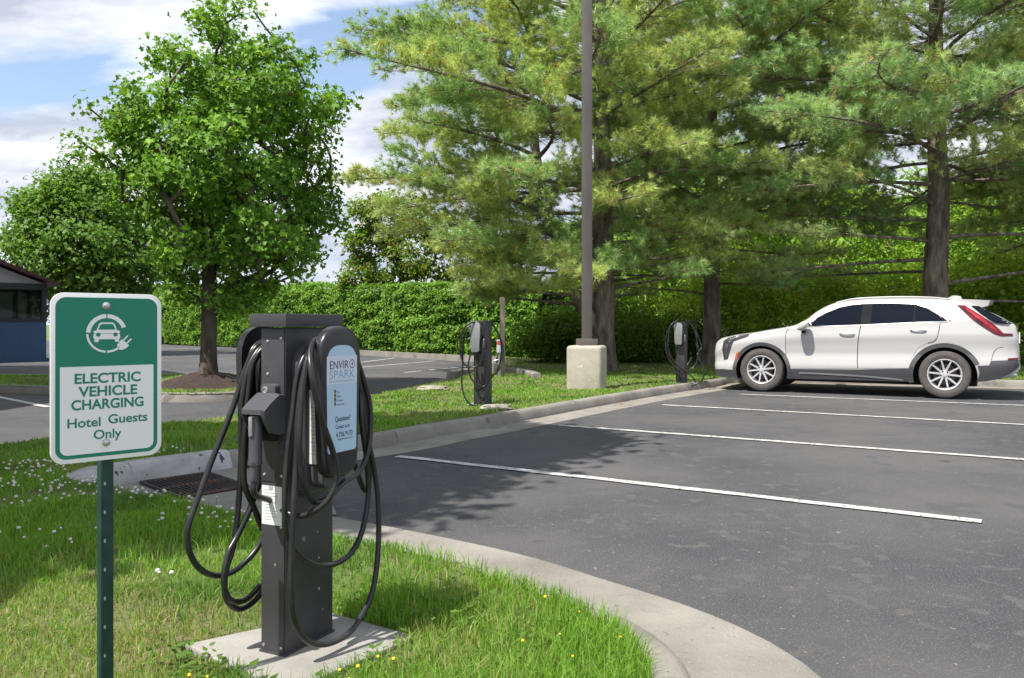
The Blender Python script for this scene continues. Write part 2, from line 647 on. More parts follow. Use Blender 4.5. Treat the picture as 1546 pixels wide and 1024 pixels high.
ld = np.array((-0.838, 0.545))
L1a, L1b = np.array(G(600, 690)), np.array(G(1482, 789))
L2a, L3a, L4a = np.array(G(845, 643)), np.array(G(1000, 612)), np.array(G(1118, 596))
stripe(L1a, L1b, .10)
stripe(L2a, np.array(G(1546, 695)) + (np.array(G(1546, 695)) - L2a) * .15, .10)
stripe(L3a, np.array(G(1546, 642)), .10)
stripe(L4a, np.array(G(1546, 613)), .10)
for a, b in (((545, 547.5), (596, 541)), ((545, 555), (657, 545.5)), ((610, 563), (705, 554)), ((243, 527), (360, 525)), ((322, 534), (358, 531)),
             ((-60, 588), (73, 615.5)), ((-80, 573.5), (73, 572)), ((-90, 557), (73, 554))):
    stripe(G(*a), G(*b), .11)
tag(mb.build('bay_lines', M_LINE), kind='structure')

# lawns --------------------------------------------------------------
def sstep(x, a, b):
    t = np.clip((np.asarray(x, dtype=float) - a) / (b - a), 0, 1)
    return t * t * (3 - 2 * t)


def lawn_z(x, y):
    x, y = np.asarray(x, dtype=float), np.asarray(y, dtype=float)
    z = .12 + .03 * (vnoise(x, y, .9) - .5) + .02 * (vnoise(x, y, 3.1) - .5)
    z = z + sstep(x, 1, 6) * np.clip(y - 26, 0, 60) * .075
    return z


kb = np.vstack([offset(PF, .163), offset(PI, .25), offset(PN, .163)])
kb = [tuple(p) for p in kb]
back = [(-15, -1.5), (-15, 2.5), (-9, 5.3), G(0, 672, .12), G(120, 655, .12), G(245, 640, .12), G(350, 630, .12), G(560, 597, .12), G(640, 581, .12), G(690, 573, .12), (-1.05, 17.6), (-.8, 18.6), G(752, 560), (0.1, 24), (-.5, 26.2), G(697, 545), G(600, 539), G(500, 533), G(380, 526), G(245, 518), (-30, 60), (-30, 160), (110, 160), (110, 8)]
LAWN = kb + back
V_, F_ = sheet(LAWN, lawn_z, [(.12, -4, 1, 1.5, 7), (.45, -9, 8, 7, 26), (1.2, -3, 24, 9, 40), (6, -29, 109, 9, 158)])
me = bpy.data.meshes.new('lawn')
me.from_pydata(V_.tolist(), [], F_)
o = link('lawn', me, M_SOIL, smooth=True)
tag(o, kind='structure')
mb = MB()
bk = np.array(back[:22])
# low edge of the lawn towards the back road
vs, fs = [], []
bks = resample(bk, .4)[0]
for p in bks:
    z = float(lawn_z(p[0], p[1]))
    vs += [(p[0], p[1], z), (p[0] - .0, p[1] + .0, -.03)]
mb.add(vs, [(2 * i, 2 * i + 1, 2 * i + 3, 2 * i + 2) for i in range(len(bks) - 1)])
tag(mb.build('lawn_edge', M_SOIL), kind='structure')
mb = MB()
hk = resample(np.array([(-.35, 26.0)] + back[15:20]), .5)[0]
sweep(mb, hk[::-1], [(-.02, -.03), (0, .16), (.03, .19), (.2, .19), (.22, -.03)], joint=3.0)
mk_ = resample(spline([(-1.2, 17.2), (-1.02, 18.2), (-.4, 18.9), (.15, 18.2), (.42, 16.6)], 8), .2)[0]
sweep(mb, mk_[::-1], [(-.02, -.03), (0, .20), (.03, .22), (.16, .22), (.18, -.03)], joint=2.5)
tag(mb.build('back_kerb', M_CONC, smooth=40), kind='structure')

# maple island in the back road
ISL = [(-16, 15.6), (-12, 14.9), G(-5, 593.5), (-7.0, 13.7), G(243, 607), G(330, 607), G(400, 602), (-3.75, 14.4), (-3.9, 15.8), (-4.9, 17.2), (-6.8, 17.9), (-10, 17.7), (-16, 18.4)]
ISLs = spline(ISL + [ISL[0]], 6)[:-1, :2]


def isl_z(x, y):
    x, y = np.asarray(x, dtype=float), np.asarray(y, dtype=float)
    return .13 + .02 * (vnoise(x, y, 1.7) - .5)


V_, F_ = sheet([tuple(p) for p in ISLs], isl_z, [(.4, -16, -3, 12, 19)])
me = bpy.data.meshes.new('island_lawn')
me.from_pydata(V_.tolist(), [], F_)
tag(link('island_lawn', me, M_SOIL, smooth=True), kind='structure')
mb = MB()
cl = resample(np.vstack([ISLs, ISLs[:1]]), .3)[0]
sweep(mb, cl[::-1], [(.15, -.03), (.15, .13), (.12, .145), (.02, .14), (-.01, .1), (-.02, -.03)])
tag(mb.build('island_kerb', M_CONC, smooth=40), kind='structure')

# charger pad
PAD = [(-1.085, 2.75), (-.665, 3.05), (-.325, 2.82), (-.66, 2.38)]
mb = MB()
mb.prism(PAD, .02, .14, bev=.008)
pad = mb.build('concrete_pad', M_PAD, origin=(-.69, 2.75, .02))
tag(pad, 'square grey concrete pad set in the grass under the big charging pedestal', 'concrete pad')

# ------------------------------------------------------------------ grass
MAPLE = (-5.36, 14.6)


def blades(name, X, Y, Z, Ln, W, C, rng, lean=.95):
    n = len(X)
    az = rng.rand(n) * 2 * np.pi
    wd = np.column_stack([np.cos(az), np.sin(az), np.zeros(n)]) * W[:, None] / 2
    la = rng.rand(n) * 2 * np.pi
    ln = (rng.rand(n) ** 1.2) * lean * Ln
    ld_ = np.column_stack([np.cos(la) * ln, np.sin(la) * ln, np.zeros(n)])
    B = np.column_stack([X, Y, Z - .006])
    up = np.column_stack([np.zeros(n), np.zeros(n), Ln])
    m_ = B + up * .55 + ld_ * .3
    tip = B + up * (1 - .25 * (ln / (Ln + 1e-6))[:, None]) + ld_
    V = np.stack([B - wd, B + wd, m_ + wd * .75, m_ - wd * .75, tip], axis=1).reshape(-1, 3)
    b = (np.arange(n) * 5)[:, None]
    Fc = np.concatenate([b + np.array([0, 1, 2]), b + np.array([0, 2, 3]), b + np.array([3, 2, 4])])
    col = np.repeat(C, 5, axis=0)
    o = link(name, np_mesh(name, V, Fc, col), M_GRASS)
    return o


rng = np.random.RandomState(11)
bands = [(1.7, 3.4, 9500), (3.4, 5.2, 5200), (5.2, 9.0, 1900), (9.0, 14.0, 700), (14, 19, 330), (19, 30, 110)]
XS, YS = [], []
for y0, y1, den_ in bands:
    x0, x1 = -.68 * y1 - .3, .68 * y1
    n = int((x1 - x0) * (y1 - y0) * den_)
    x, y = rng.uniform(x0, x1, n), rng.uniform(y0, y1, n)
    ok = (np.abs(x) < .64 * y + .4)
    x, y = x[ok], y[ok]
    ok = (inside(LAWN, x, y) | inside(ISLs, x, y)) & ~inside(PAD, x, y)
    ok &= np.hypot(x - MAPLE[0], y - MAPLE[1]) > .8
    ok &= rng.rand(len(x)) > .55 * (vnoise(x, y, 2.3) > .72)          # thin spots
    XS.append(x[ok]); YS.append(y[ok])
X, Y = np.concatenate(XS), np.concatenate(YS)
Z = np.where(inside(LAWN, X, Y), lawn_z(X, Y), isl_z(X, Y))
n = len(X)
far = np.clip((Y - 3) / 12, 0, 1)
# tall unmown grass right of the pad, shorter dry turf at left
dry = sstep(vnoise(X, Y, 1.1) * .6 + vnoise(X, Y, 4.0) * .4 + .42 * sstep(3.6 - Y, 0, .8) * sstep(-X, .6, 1.2), .5, .85)
tall = sstep(X, -.75, -.35) * sstep(4.6 - Y, 0, .5)
tuft = sstep(vnoise(X + 7, Y, 2.6), .5, .85)
Ln = (.030 + .030 * rng.rand(n)) * (1 + .75 * tuft) + .04 * tall * rng.rand(n) + .02 * tall
Ln = Ln * (1 - .25 * dry) * (1 - .25 * far)
W = (.0032 + .0022 * rng.rand(n)) * (1 + 4.5 * far)
c_a = np.array([.135, .30, .036]); c_b = np.array([.235, .42, .058]); c_d = np.array([.44, .39, .19]); c_k = np.array([.075, .17, .04])
t1 = rng.rand(n, 1)
C = c_a * (1 - t1) + c_b * t1
dk = sstep(vnoise(X - 3, Y + 2, 1.9), .55, .8)[:, None] * (1 - tall[:, None])
C = C * (1 - .55 * dk) + c_k * .55 * dk
isd = (rng.rand(n) < (.05 + .5 * dry))[:, None]
C = np.where(isd, C * .4 + c_d * .6, C)
C *= (.8 + .4 * rng.rand(n, 1))
tag(blades('grass', X, Y, Z, Ln, W, C, rng), kind='stuff')
print('grass blades', n)

# low broad-leaved weeds round the pad and clover
wl = []
for cx, cy, k, sp in ((-1.0, 2.62, 55, .10), (-.86, 2.42, 60, .12), (-.42, 2.62, 30, .1), (-.32, 2.95, 60, .16), (-.75, 3.14, 40, .12), (.0, 2.6, 60, .22), (-.5, 3.3, 50, .18), (-1.5, 2.6, 50, .3)):
    wl.append(np.column_stack([rng.normal(cx, sp, k), rng.normal(cy, sp * .7, k)]))
xy = np.concatenate(wl)
xy = xy[~inside(PAD, xy[:, 0], xy[:, 1]) & inside(LAWN, xy[:, 0], xy[:, 1])]
k = len(xy)
az = rng.rand(k) * 6.28
s_ = .012 + .016 * rng.rand(k)
d1 = np.column_stack([np.cos(az), np.sin(az), .35 * rng.rand(k) + .1]) * s_[:, None]
d2 = np.column_stack([-np.sin(az), np.cos(az), .3 * (rng.rand(k) - .5)]) * s_[:, None] * .55
B = np.column_stack([xy, lawn_z(xy[:, 0], xy[:, 1]) + .02 + .05 * rng.rand(k)])
V = np.stack([B, B + d1 * .6 + d2, B + d1 * 1.6, B + d1 * .6 - d2], 1).reshape(-1, 3)
Fc = (np.arange(k) * 4)[:, None] + np.arange(4)
C = np.repeat(np.array([.12, .22, .04]) * (.6 + .6 * rng.rand(k, 1)), 4, axis=0)
tag(link('weeds', np_mesh('weeds', V, Fc, C), M_GRASS), kind='stuff')

M_CLOVER = mat('clover flower heads', (0.72, 0.68, 0.66), 0.8, (0.6, 0.5, 0.5), 60.0)
M_BUTTER = mat('yellow flower petals', (0.85, 0.62, 0.02), 0.6)
M_STEM = mat('flower stems', (0.1, 0.2, 0.04), 0.7)


def flowers(name, pts, r, h, m_):
    mb = MB()
    mb2 = []
    for x, y in pts:
        z = float(lawn_z(x, y))
        hh = h * (.7 + .6 * rng.rand())
        rr = r * (.7 + .6 * rng.rand())
        lx, ly = rng.uniform(-.01, .01, 2)
        mb.tube([(x, y, z), (x + lx, y + ly, z + hh)], .0012, 3, m=1)
        mb.lathe([(0, -rr * .8), (rr * .8, -rr * .5), (rr, 0), (rr * .75, rr * .6), (0, rr * .85)], 7, Matrix.Translation((x + lx, y + ly, z + hh)), m=0, cap=False)
    return tag(mb.build(name, [m_, M_STEM]), kind='stuff')


pts = []
while len(pts) < 300:
    x, y = rng.uniform(-4.2, -1.0), rng.uniform(3.3, 7.0)
    if abs(x) < .64 * y and inside(LAWN, [x], [y])[0] and vnoise(x, y, 1.3) > .38 and rng.rand() < (1 if y > 4.0 else .3) and vnoise(x, y, 6) > rng.rand() * .9:
        pts.append((x, y))
flowers('clover_flowers', pts, .0085, .06, M_CLOVER)
pts = []
for cx, cy, k, sp in ((.25, 2.75, 5, .14), (.33, 3.0, 2, .06), (-.4, 2.55, 2, .06), (-.8, 2.3, 10, .14), (-.42, 2.42, 3, .05), (.0, 2.5, 4, .2)):
    for _ in range(k):
        x, y = rng.normal(cx, sp), rng.normal(cy, sp)
        if inside(LAWN, [x], [y])[0] and not inside(PAD, [x], [y])[0]:
            pts.append((x, y))
flowers('yellow_flowers', pts, .0055, .06, M_BUTTER)

# mulch mound
mb = MB()
prof = []
vs, fs = [], []
nr, na = 9, 40
for i in range(nr + 1):
    r = .98 * i / nr
    for k in range(na):
        a = 2 * math.pi * k / na
        x, y = r * math.cos(a) * 1.05, r * math.sin(a) * 1.05
        z = .25 * (1 - (i / nr) ** 1.4) + .05 * (vnoise(x, y, 6) - .5) * (i < nr)
        vs.append((x, y, z - .01))
for i in range(nr):
    for k in range(na):
        k2 = (k + 1) % na
        fs.append((i * na + k, i * na + k2, (i + 1) * na + k2, (i + 1) * na + k))
mb.add(vs, fs)
mo = mb.build('mulch_mound', M_MULCH, smooth=60)
mo.location = (MAPLE[0], MAPLE[1], .13)
tag(mo, 'dark brown mound of bark mulch round the maple trunk on the island', 'mulch mound')
# ------------------------------------------------------------------ trees
LEAF5 = np.array([(0, -.5), (.28, -.42), (.22, -.1), (.52, .08), (.2, .2), (0, .56), (-.2, .2), (-.52, .08), (-.22, -.1), (-.28, -.42)])
LEAF4 = np.array([(0, -.5), (.26, 0), (0, .5), (-.26, 0)])


def leafcloud(C, N, size, cols, rng, shape=LEAF4, up=.55, jit=.35, outw=None):
    """leaf polygons at centres C; N = preferred outward directions"""
    n = len(C)
    nz = rng.normal(size=(n, 3)) * .55 + np.array([0, 0, up]) + (N * .55 if N is not None else 0)
    nz /= np.linalg.norm(nz, axis=1)[:, None] + 1e-9
    t = rng.normal(size=(n, 3))
    t -= nz * np.sum(t * nz, axis=1)[:, None]
    t /= np.linalg.norm(t, axis=1)[:, None] + 1e-9
    b = np.cross(nz, t)
    s = size * (1 - jit + 2 * jit * rng.rand(n))
    k = len(shape)
    V = C[:, None, :] + s[:, None, None] * (shape[None, :, 0:1] * b[:, None, :] + shape[None, :, 1:2] * t[:, None, :] + (np.abs(shape[:, 0:1]) * .45 - shape[:, 1:2] ** 2 * .35)[None] * nz[:, None, :])
    Fc = (np.arange(n) * k)[:, None] + np.arange(k)
    ca, cb = np.array(cols[0]), np.array(cols[1])
    u = rng.rand(n, 1)
    col = (ca * (1 - u) + cb * u) * (.82 + .36 * rng.rand(n, 1))
    if len(cols) > 2:
        sel = rng.rand(n, 1) < cols[3]
        col = np.where(sel, np.array(cols[2]), col)
    return V.reshape(-1, 3), Fc, np.repeat(col, k, axis=0)


def skeleton(trunk, attr, rng, step=.22, hpen=.9, wob=.05):
    """grow branches from the trunk chain to every attractor; returns chains of (points, tip counts)"""
    pos = [np.array(p, dtype=float) for p in trunk]
    par = [-1] + list(range(len(trunk) - 1))
    chains = [list(range(len(trunk)))]
    arr = np.zeros((200000, 3))
    arr[:len(pos)] = pos
    cnt = len(pos)
    ctr = np.array(trunk[len(trunk) // 2])
    order = np.argsort(np.linalg.norm(attr - ctr, axis=1) + .3 * rng.rand(len(attr)))
    i0 = max(0, int(len(trunk) * .28))
    for ai in order:
        a = attr[ai]
        d = a - arr[i0:cnt]
        dist = np.linalg.norm(d, axis=1)
        cost = dist + hpen * np.clip(.45 * dist - d[:, 2], 0, None)
        j = int(np.argmin(cost)) + i0
        p = arr[j].copy()
        L = np.linalg.norm(a - p)
        k = max(1, int(L / step))
        pj = par[j]
        d0 = (p - arr[pj]) if pj >= 0 else np.array([0, 0, 1.0])
        d0 = d0 / (np.linalg.norm(d0) + 1e-9) * L * .35
        ch = [j]
        for q in range(1, k + 1):
            t = q / k
            x = p + (a - p) * t + d0 * (t * (1 - t)) * 1.2 + rng.normal(size=3) * wob * step * (q < k)
            arr[cnt] = x
            par.append(ch[-1])
            ch.append(cnt)
            cnt += 1
        chains.append(ch)
    c = np.zeros(cnt)
    leaf = np.ones(cnt, dtype=bool)
    for i in range(1, cnt):
        leaf[par[i]] = False
    c[leaf] = 1
    for i in range(cnt - 1, 0, -1):
        c[par[i]] += c[i]
    return arr[:cnt], chains, c


def tubes(chains, pos, rad, sides=5, minr=.004):
    Vs, Fs, o = [], [], 0
    for ch in chains:
        P = pos[ch]
        r = rad[ch].copy()
        if len(ch) > 1:
            r[0] = min(r[0], r[1] * 1.25)
        V, Fc = tube_np(P, np.maximum(r, minr), sides)
        Vs.append(V)
        Fs.append(Fc + o)
        o += len(V)
    return np.concatenate(Vs), np.concatenate(Fs)


def broadleaf(name, base, trunk_top, r0, attr, nleaf, lsize, cols, seed, lmat, bmat, spread=.24, shape=LEAF5, stems=None, up=.55, expo=2.15, flat=.75, minr=.004):
    """base: world position; attr: attractors in local coordinates"""
    rng = np.random.RandomState(seed)
    root = empty(name, base)
    trunk = spline([(0, 0, -.15), (.02, .01, trunk_top * .3), (-.03, .03, trunk_top * .65), (.03, -.02, trunk_top)], 5)
    if stems is not None:
        trunk = stems
    pos, chains, c = skeleton(trunk, attr, rng)
    rad = r0 * (c / c[0]) ** (1 / expo)
    k = len(trunk)
    flare = 1 + .45 * np.exp(-np.maximum(pos[:k, 2], 0) / .14)
    rad[:k] *= flare
    V, Fc = tubes([chains[0]], pos, rad, 12)
    V2, F2 = tubes(chains[1:], pos, rad, 5, minr)
    V, Fc = np.concatenate([V, V2]), np.concatenate([Fc, F2 + len(V)])
    link('trunk', np_mesh('trunk', V, Fc), bmat, root, smooth=True)
    ctr = attr.mean(0) - np.array([0, 0, .6])
    # leaf clusters round the tips and along the outer branchlets
    tips = np.concatenate([attr, pos[k:][c[k:] <= 2.5][::3]])
    n = nleaf
    idx = rng.randint(0, len(tips), n)
    C = tips[idx] + rng.normal(size=(n, 3)) * spread * np.array([1, 1, flat])
    Nn = C - ctr
    Nn /= np.linalg.norm(Nn, axis=1)[:, None] + 1e-9
    tint = (.8 + .4 * rng.rand(len(tips), 1))[idx]
    V, Fc, col = leafcloud(C, Nn, lsize, cols, rng, shape, up)
    col = col * np.repeat(tint, len(shape), axis=0)
    link('crown', np_mesh('crown', V, Fc, col), lmat, root)
    return root


def cloud(rng, n, cx, cy, cz, rx, ry, rz, shell=.55, gaps=0.0, prof=None):
    out = []
    while len(out) < n:
        p = rng.uniform(-1, 1, 3)
        r = np.linalg.norm(p)
        if r > 1 or rng.rand() > (shell + (1 - shell) * r ** 2):
            continue
        s = 1.0 if prof is None else np.interp(p[2], prof[0], prof[1])
        q = np.array([p[0] * rx * s, p[1] * ry * s, p[2] * rz])
        if gaps and vnoise(q[0] + q[2] * .7 + 9, q[1] - q[2] * .6, .95) < gaps:
            continue
        # uneven outline
        lump = .82 + .36 * float(vnoise(math.atan2(p[1], p[0]) * 2.2 + 20, p[2] * 3 + 5, 1.3))
        out.append((cx + q[0] * lump, cy + q[1] * lump, cz + q[2] * lump))
    return np.array(out)


MAPLE_COLS = ((.10, .235, .03), (.23, .42, .055))
# the maple on the island
rng = np.random.RandomState(3)
lc = []
for q in cloud(rng, 4000, .42, .1, 3.55, 1.86, 1.9, 2.42, .5, 0, ((-1, -.6, -.2, .3, .7, 1), (.85, .90, .96, 1.04, 1.12, 1.15))):
    if len(lc) < 80 and all(np.linalg.norm((q - l) * (1, 1, 1.2)) > .66 for l in lc):
        lc.append(q)
print('maple boughs', len(lc))
at_ = np.concatenate([l + rng.normal(size=(7, 3)) * (.27, .27, .15) for l in lc])
maple = broadleaf('maple_tree', (MAPLE[0], MAPLE[1], .36), 4.6, .135, at_, 31000, .094, MAPLE_COLS, 4, M_LEAF, M_BARK, .135, up=.35, expo=2.5)
tag(maple, 'green maple in full leaf standing on a mulch mound in the island', 'tree', 'broadleaf trees by the back road')

# tree behind the porch and one out of frame that shades the near lawn
rng = np.random.RandomState(8)
at_ = cloud(rng, 420, 0, 0, 4.6, 3.15, 3.0, 3.1, .5, .22, ((-1, -.5, 0, .5, 1), (.9, 1.02, 1.0, .95, .75)))
bt = broadleaf('maple_tree', (-16.6, 33.0, .0), 4.5, .16, at_, 30000, .16, ((.095, .205, .034), (.18, .32, .05)), 9, M_LEAF, M_BARK, .30)
tag(bt, 'dark green round maple at far left behind the small porch', 'tree', 'broadleaf trees by the back road')
rng = np.random.RandomState(15)
at_ = np.concatenate([cloud(rng, 150, .2, .2, 7.0, 2.2, 2.2, 1.7, .6, .15), cloud(rng, 80, 1.6, 1.5, 7.5, 1.5, 1.4, 1.2, .6, .15), cloud(rng, 110, -.9, -1.9, 7.0, 1.7, 1.5, 1.3, .7)])
st = broadleaf('shade_tree', (-5.5, 3.95, .1), 6.0, .17, at_, 42000, .18, ((.075, .165, .03), (.14, .25, .045)), 16, M_LEAF, M_BARK, .26)
tag(st, 'tall tree beyond the left edge whose shade dapples the near lawn and lot', 'tree')

# crape myrtle behind the hedge, several thin stems
rng = np.random.RandomState(21)
at_ = np.concatenate([cloud(rng, 11, *c_, .65, .6, .42, .6) for c_ in [(-1.7, 0, 3.1), (-1.2, .5, 3.9), (-.6, -.4, 3.3), (-1.5, -.3, 4.7), (-.8, .3, 5.3), (-.2, 0, 6.2), (-.9, -.4, 6.0), (.4, .4, 5.4), (.3, -.4, 4.4), (.9, 0, 6.0), (1.3, .3, 5.0), (1.9, 0, 4.4), (1.4, -.4, 3.5), (2.3, .3, 3.3), (.6, .2, 3.4), (-.1, .5, 4.6), (1.9, -.3, 5.4)]])
stems = spline([(0, 0, -.1), (.05, 0, .5), (.1, .02, 1.1), (.1, 0, 1.8), (.2, 0, 2.5)], 4)
cm = broadleaf('crape_myrtle', P3(592, 520, 35.0) * 1.0 - Vector((0, 0, P3(592, 520, 35.0).z)), 2.5, .13, at_, 9000, .20,
               ((.13, .25, .04), (.22, .33, .06), (.30, .17, .08), .10), 22, M_LEAF2, M_BARK, .24, LEAF4, stems, minr=.016)
tag(cm, 'thin stemmed crape myrtle with bronze tipped leaves above the hedge', 'tree')

# ------------------------------------------------------------------ white pines
def pine(name, base, H, r0, seed, Lf, h0, cols, bare=(), needles=25, sp=.072, zmax=11.0, fork=None, lean=(0, 0), dens=1.0, whorl=.54, nlen=.165):
    rng = np.random.RandomState(seed)
    root = empty(name, base)
    n = 26
    hs = np.linspace(-.2, H, n)
    tr = np.column_stack([lean[0] * (hs / H) + .10 * (vnoise(hs, seed, .5) - .5) * (hs > .5), lean[1] * (hs / H) + .10 * (vnoise(hs, seed + 9, .5) - .5) * (hs > .5), hs])
    rr = r0 * np.clip(1 - hs / H, .02, 1) ** .8 * (1 + .5 * np.exp(-np.maximum(hs, 0) / .22))
    Vs, Fs, o = [], [], 0

    def addt(P, r, s):
        nonlocal o
        V, Fc = tube_np(P, r, s)
        Vs.append(V); Fs.append(Fc + o); o += len(V)

    addt(spline(tr, 3), np.interp(np.linspace(0, 1, 3 * (n - 1) + 1), np.linspace(0, 1, n), rr), 14)
    at = lambda h: np.array([np.interp(h, hs, tr[:, 0]), np.interp(h, hs, tr[:, 1]), h])
    rad = lambda h: np.interp(h, hs, rr)
    T, A = [], []

    def limb(p0, az, L, el, droop, rb, leafy, t0):
        d = np.array([math.cos(az), math.sin(az), 0.0])
        sd_ = np.array([-d[1], d[0], 0.0])
        wig = rng.uniform(-.12, .12, 2) * L
        ts = np.linspace(0, 1, 9)
        P = p0 + np.outer(ts * L, d) + np.outer(ts * L * math.tan(el) - droop * L * (ts ** 2) * (1 - .45 * ts), [0, 0, 1.0]) + np.outer(np.sin(ts * 3.1) * wig[0] + np.sin(ts * 6) * wig[1] * .35, sd_)
        addt(P, rb * (1 - .88 * ts) + .006, 6)
        if leafy <= 0:
            return
        nb = int(L * 14 * leafy * dens)
        for _ in range(nb):
            t = t0 + (1 - t0) * rng.rand() ** .85
            b0 = np.array([np.interp(t, ts, P[:, i]) for i in range(3)])
            side = rng.choice((-1, 1))
            a2 = az + side * R(rng.uniform(20, 75))
            l2 = ((1 - t) * .42 * L + .3) * rng.uniform(.55, 1.1)
            d2 = np.array([math.cos(a2), math.sin(a2), rng.uniform(-.12, .40)])
            k = 5
            q = np.linspace(0, 1, k)
            P2 = b0 + np.outer(q * l2, d2) + np.outer(-.10 * l2 * q * q + .10 * l2 * q ** 3, [0, 0, 1.0])
            addt(P2, .006 * (1 - .7 * q) + .002, 4)
            m_ = max(2, int(.62 * l2 / sp))
            for u in np.linspace(.46, 1, m_):
                c0 = b0 + d2 * l2 * u + np.array([0, 0, -.10 * l2 * u * u + .10 * l2 * u ** 3])
                for _ in range(1 if u < .85 else 2):
                    T.append(c0 + rng.normal(size=3) * .06)
                    ax = d2 * .9 + rng.normal(size=3) * .5 + np.array([0, 0, .28])
                    A.append(ax / np.linalg.norm(ax))

    h = h0
    kk = 0
    while h < min(H * .97, zmax + 2.5):
        nw = 4 if h < H * .6 else 3
        for w_ in range(nw):
            az = kk * 2.4 + w_ * 2 * math.pi / nw + rng.uniform(-.35, .35)
            L = Lf(h, az) * rng.uniform(.72, 1.08)
            if L < .3:
                continue
            el = R(np.interp(h, [h0, H * .5, H], [rng.uniform(-4, 10), rng.uniform(8, 22), 45]))
            limb(at(h + rng.uniform(-.12, .12)), az, L, el, rng.uniform(.14, .36), min(.055, .008 + .007 * L) * rng.uniform(.8, 1.15), 1.0, .12)
        h += whorl * rng.uniform(.75, 1.25)
        kk += 1
    for (hb, az, L, el, rb, leafy) in bare:
        limb(at(hb), R(az), L, R(el), rng.uniform(.05, .2), rb, leafy, .55)
    if fork is not None:
        P, r, limbs = fork
        P = spline(P, 5)
        addt(P, np.linspace(r, .03, len(P)), 10)
        for t, az, L, el in limbs:
            p0 = P[int(t * (len(P) - 1))]
            limb(p0, R(az), L, R(el), .15, .05, 1.0, .2)
    V, Fc = np.concatenate(Vs), np.concatenate(Fs)
    link('trunk', np_mesh('trunk', V, Fc), M_PBARK, root, smooth=True)
    T, A = np.array(T), np.array(A)
    if len(T):
        N = len(T)
        m_ = needles
        a = rng.rand(N, m_) * 2 * np.pi
        op = np.abs(rng.normal(size=(N, m_))) * .55 + .25
        u = np.cross(A, rng.normal(size=(N, 3)))
        u /= np.linalg.norm(u, axis=1)[:, None]
        v_ = np.cross(A, u)
        dirs = np.cos(op)[..., None] * A[:, None] + np.sin(op)[..., None] * (np.cos(a)[..., None] * u[:, None] + np.sin(a)[..., None] * v_[:, None])
        dirs[..., 2] -= .10
        Ln = nlen * (.7 + .5 * rng.rand(N, m_))[..., None]
        base_ = T[:, None] + A[:, None] * (rng.rand(N, m_, 1) - .5) * .07
        sidev = np.cross(dirs, rng.normal(size=(N, m_, 3)))
        sidev /= np.linalg.norm(sidev, axis=2)[..., None] + 1e-9
        wv = sidev * .0050
        V = np.stack([base_ - wv, base_ + wv, base_ + dirs * Ln], axis=2).reshape(-1, 3)
        Fc = np.arange(N * m_ * 3).reshape(-1, 3)
        g = rng.rand(N, 1)
        ca, cb, cn = (np.array(c) for c in cols)
        patch = sstep(vnoise(T[:, 0] + T[:, 2], T[:, 1] - T[:, 2], .8), .3, .7)[:, None]
        col = (ca * (1 - patch) + cb * patch) * (.75 + .5 * g)
        tipc = rng.rand(N, 1) < .05
        col = np.where(tipc, cn, col)
        col = np.repeat(col, m_ * 3, axis=0)
        link('crown', np_mesh('crown', V, Fc, col), M_NEEDLE, root)
    print(name, 'tufts', len(T))
    return root


def pz(x, y):
    return float(lawn_z(x, y)) - .02


PCOL_A = ((.34, .51, .20), (.52, .62, .23), (.48, .40, .15))
PCOL_B = ((.37, .55, .27), (.51, .63, .28), (.50, .40, .18))


def Lf_a(h, az):
    b = np.interp(h, [1.6, 3, 5, 8.5, 10, 12, 15], [2.8, 4.4, 5.6, 5.2, 2.6, 1.0, .3])
    c = math.cos(az)
    return b * (1.0 + .22 * (-c) + .0 * math.sin(az))


def Lf_b(h, az):
    return np.interp(h, [2.4, 4, 6, 9, 10.5, 12, 15], [2.6, 4.4, 5.2, 4.6, 2.2, .9, .3]) * (1 + .12 * -math.sin(az))


def Lf_c(h, az):
    return np.interp(h, [3.3, 4.6, 6.5, 9, 10.5, 12, 15], [3.0, 5.0, 5.8, 5.0, 2.6, .9, .3]) * (1 + .15 * -math.sin(az))


fk = ([(0, -.05, .55), (-.25, -.1, 1.15), (-.75, -.25, 1.95), (-1.1, -.3, 3.0), (-1.5, -.4, 4.6), (-1.7, -.4, 6.5), (-1.8, -.4, 8.6)], .20,
      [(t, a, l, e) for t, a, l, e in ((.32, 185, 2.6, 8), (.36, 250, 2.4, 4), (.45, 205, 3.0, 10), (.5, 150, 2.6, 6), (.58, 240, 3.0, 10), (.62, 180, 3.2, 14), (.7, 210, 3.2, 14), (.72, 270, 2.8, 12), (.8, 160, 3.0, 18), (.86, 200, 3.0, 20), (.92, 250, 2.6, 20), (.97, 190, 2.6, 30))])
pa = (2.15, 19.6)
pine_a = pine('pine_tree', (*pa, pz(*pa)), 13.5, .30, 31, Lf_a, 2.6, PCOL_A, fork=fk,
              bare=((1.5, 195, 3.2, 8, .05, .8), (1.9, 225, 3.3, 6, .05, 1), (2.2, 205, 3.6, 6, .05, 1), (2.4, 250, 3.2, 4, .05, 1), (2.7, 180, 3.8, 8, .05, 1), (1.9, 10, 3.2, 14, .045, .25), (2.3, 330, 2.6, 10, .04, .3), (3.0, 355, 3.4, 6, .045, .2), (1.7, 60, 2.6, 8, .04, .3), (2.1, 300, 3.0, 4, .035, .5)))
tag(pine_a, 'forked white pine with yellow green needles and its trunk just behind the light pole', 'pine tree', 'white pines along the lot')
pb = (5.35, 22.3)
pine_b = pine('pine_tree', (*pb, pz(*pb)), 13, .25, 47, Lf_b, 3.6, PCOL_B,
              bare=((1.9, 200, 3.0, 6, .035, .5), (2.4, 170, 3.6, 4, .04, .6), (2.8, 350, 3.4, 6, .04, .5), (3.2, 20, 3.6, 2, .04, .5), (2.2, 300, 2.6, 0, .03, .5)))
tag(pine_b, 'white pine whose slim dark trunk rises behind the farthest charging pedestal', 'pine tree', 'white pines along the lot')
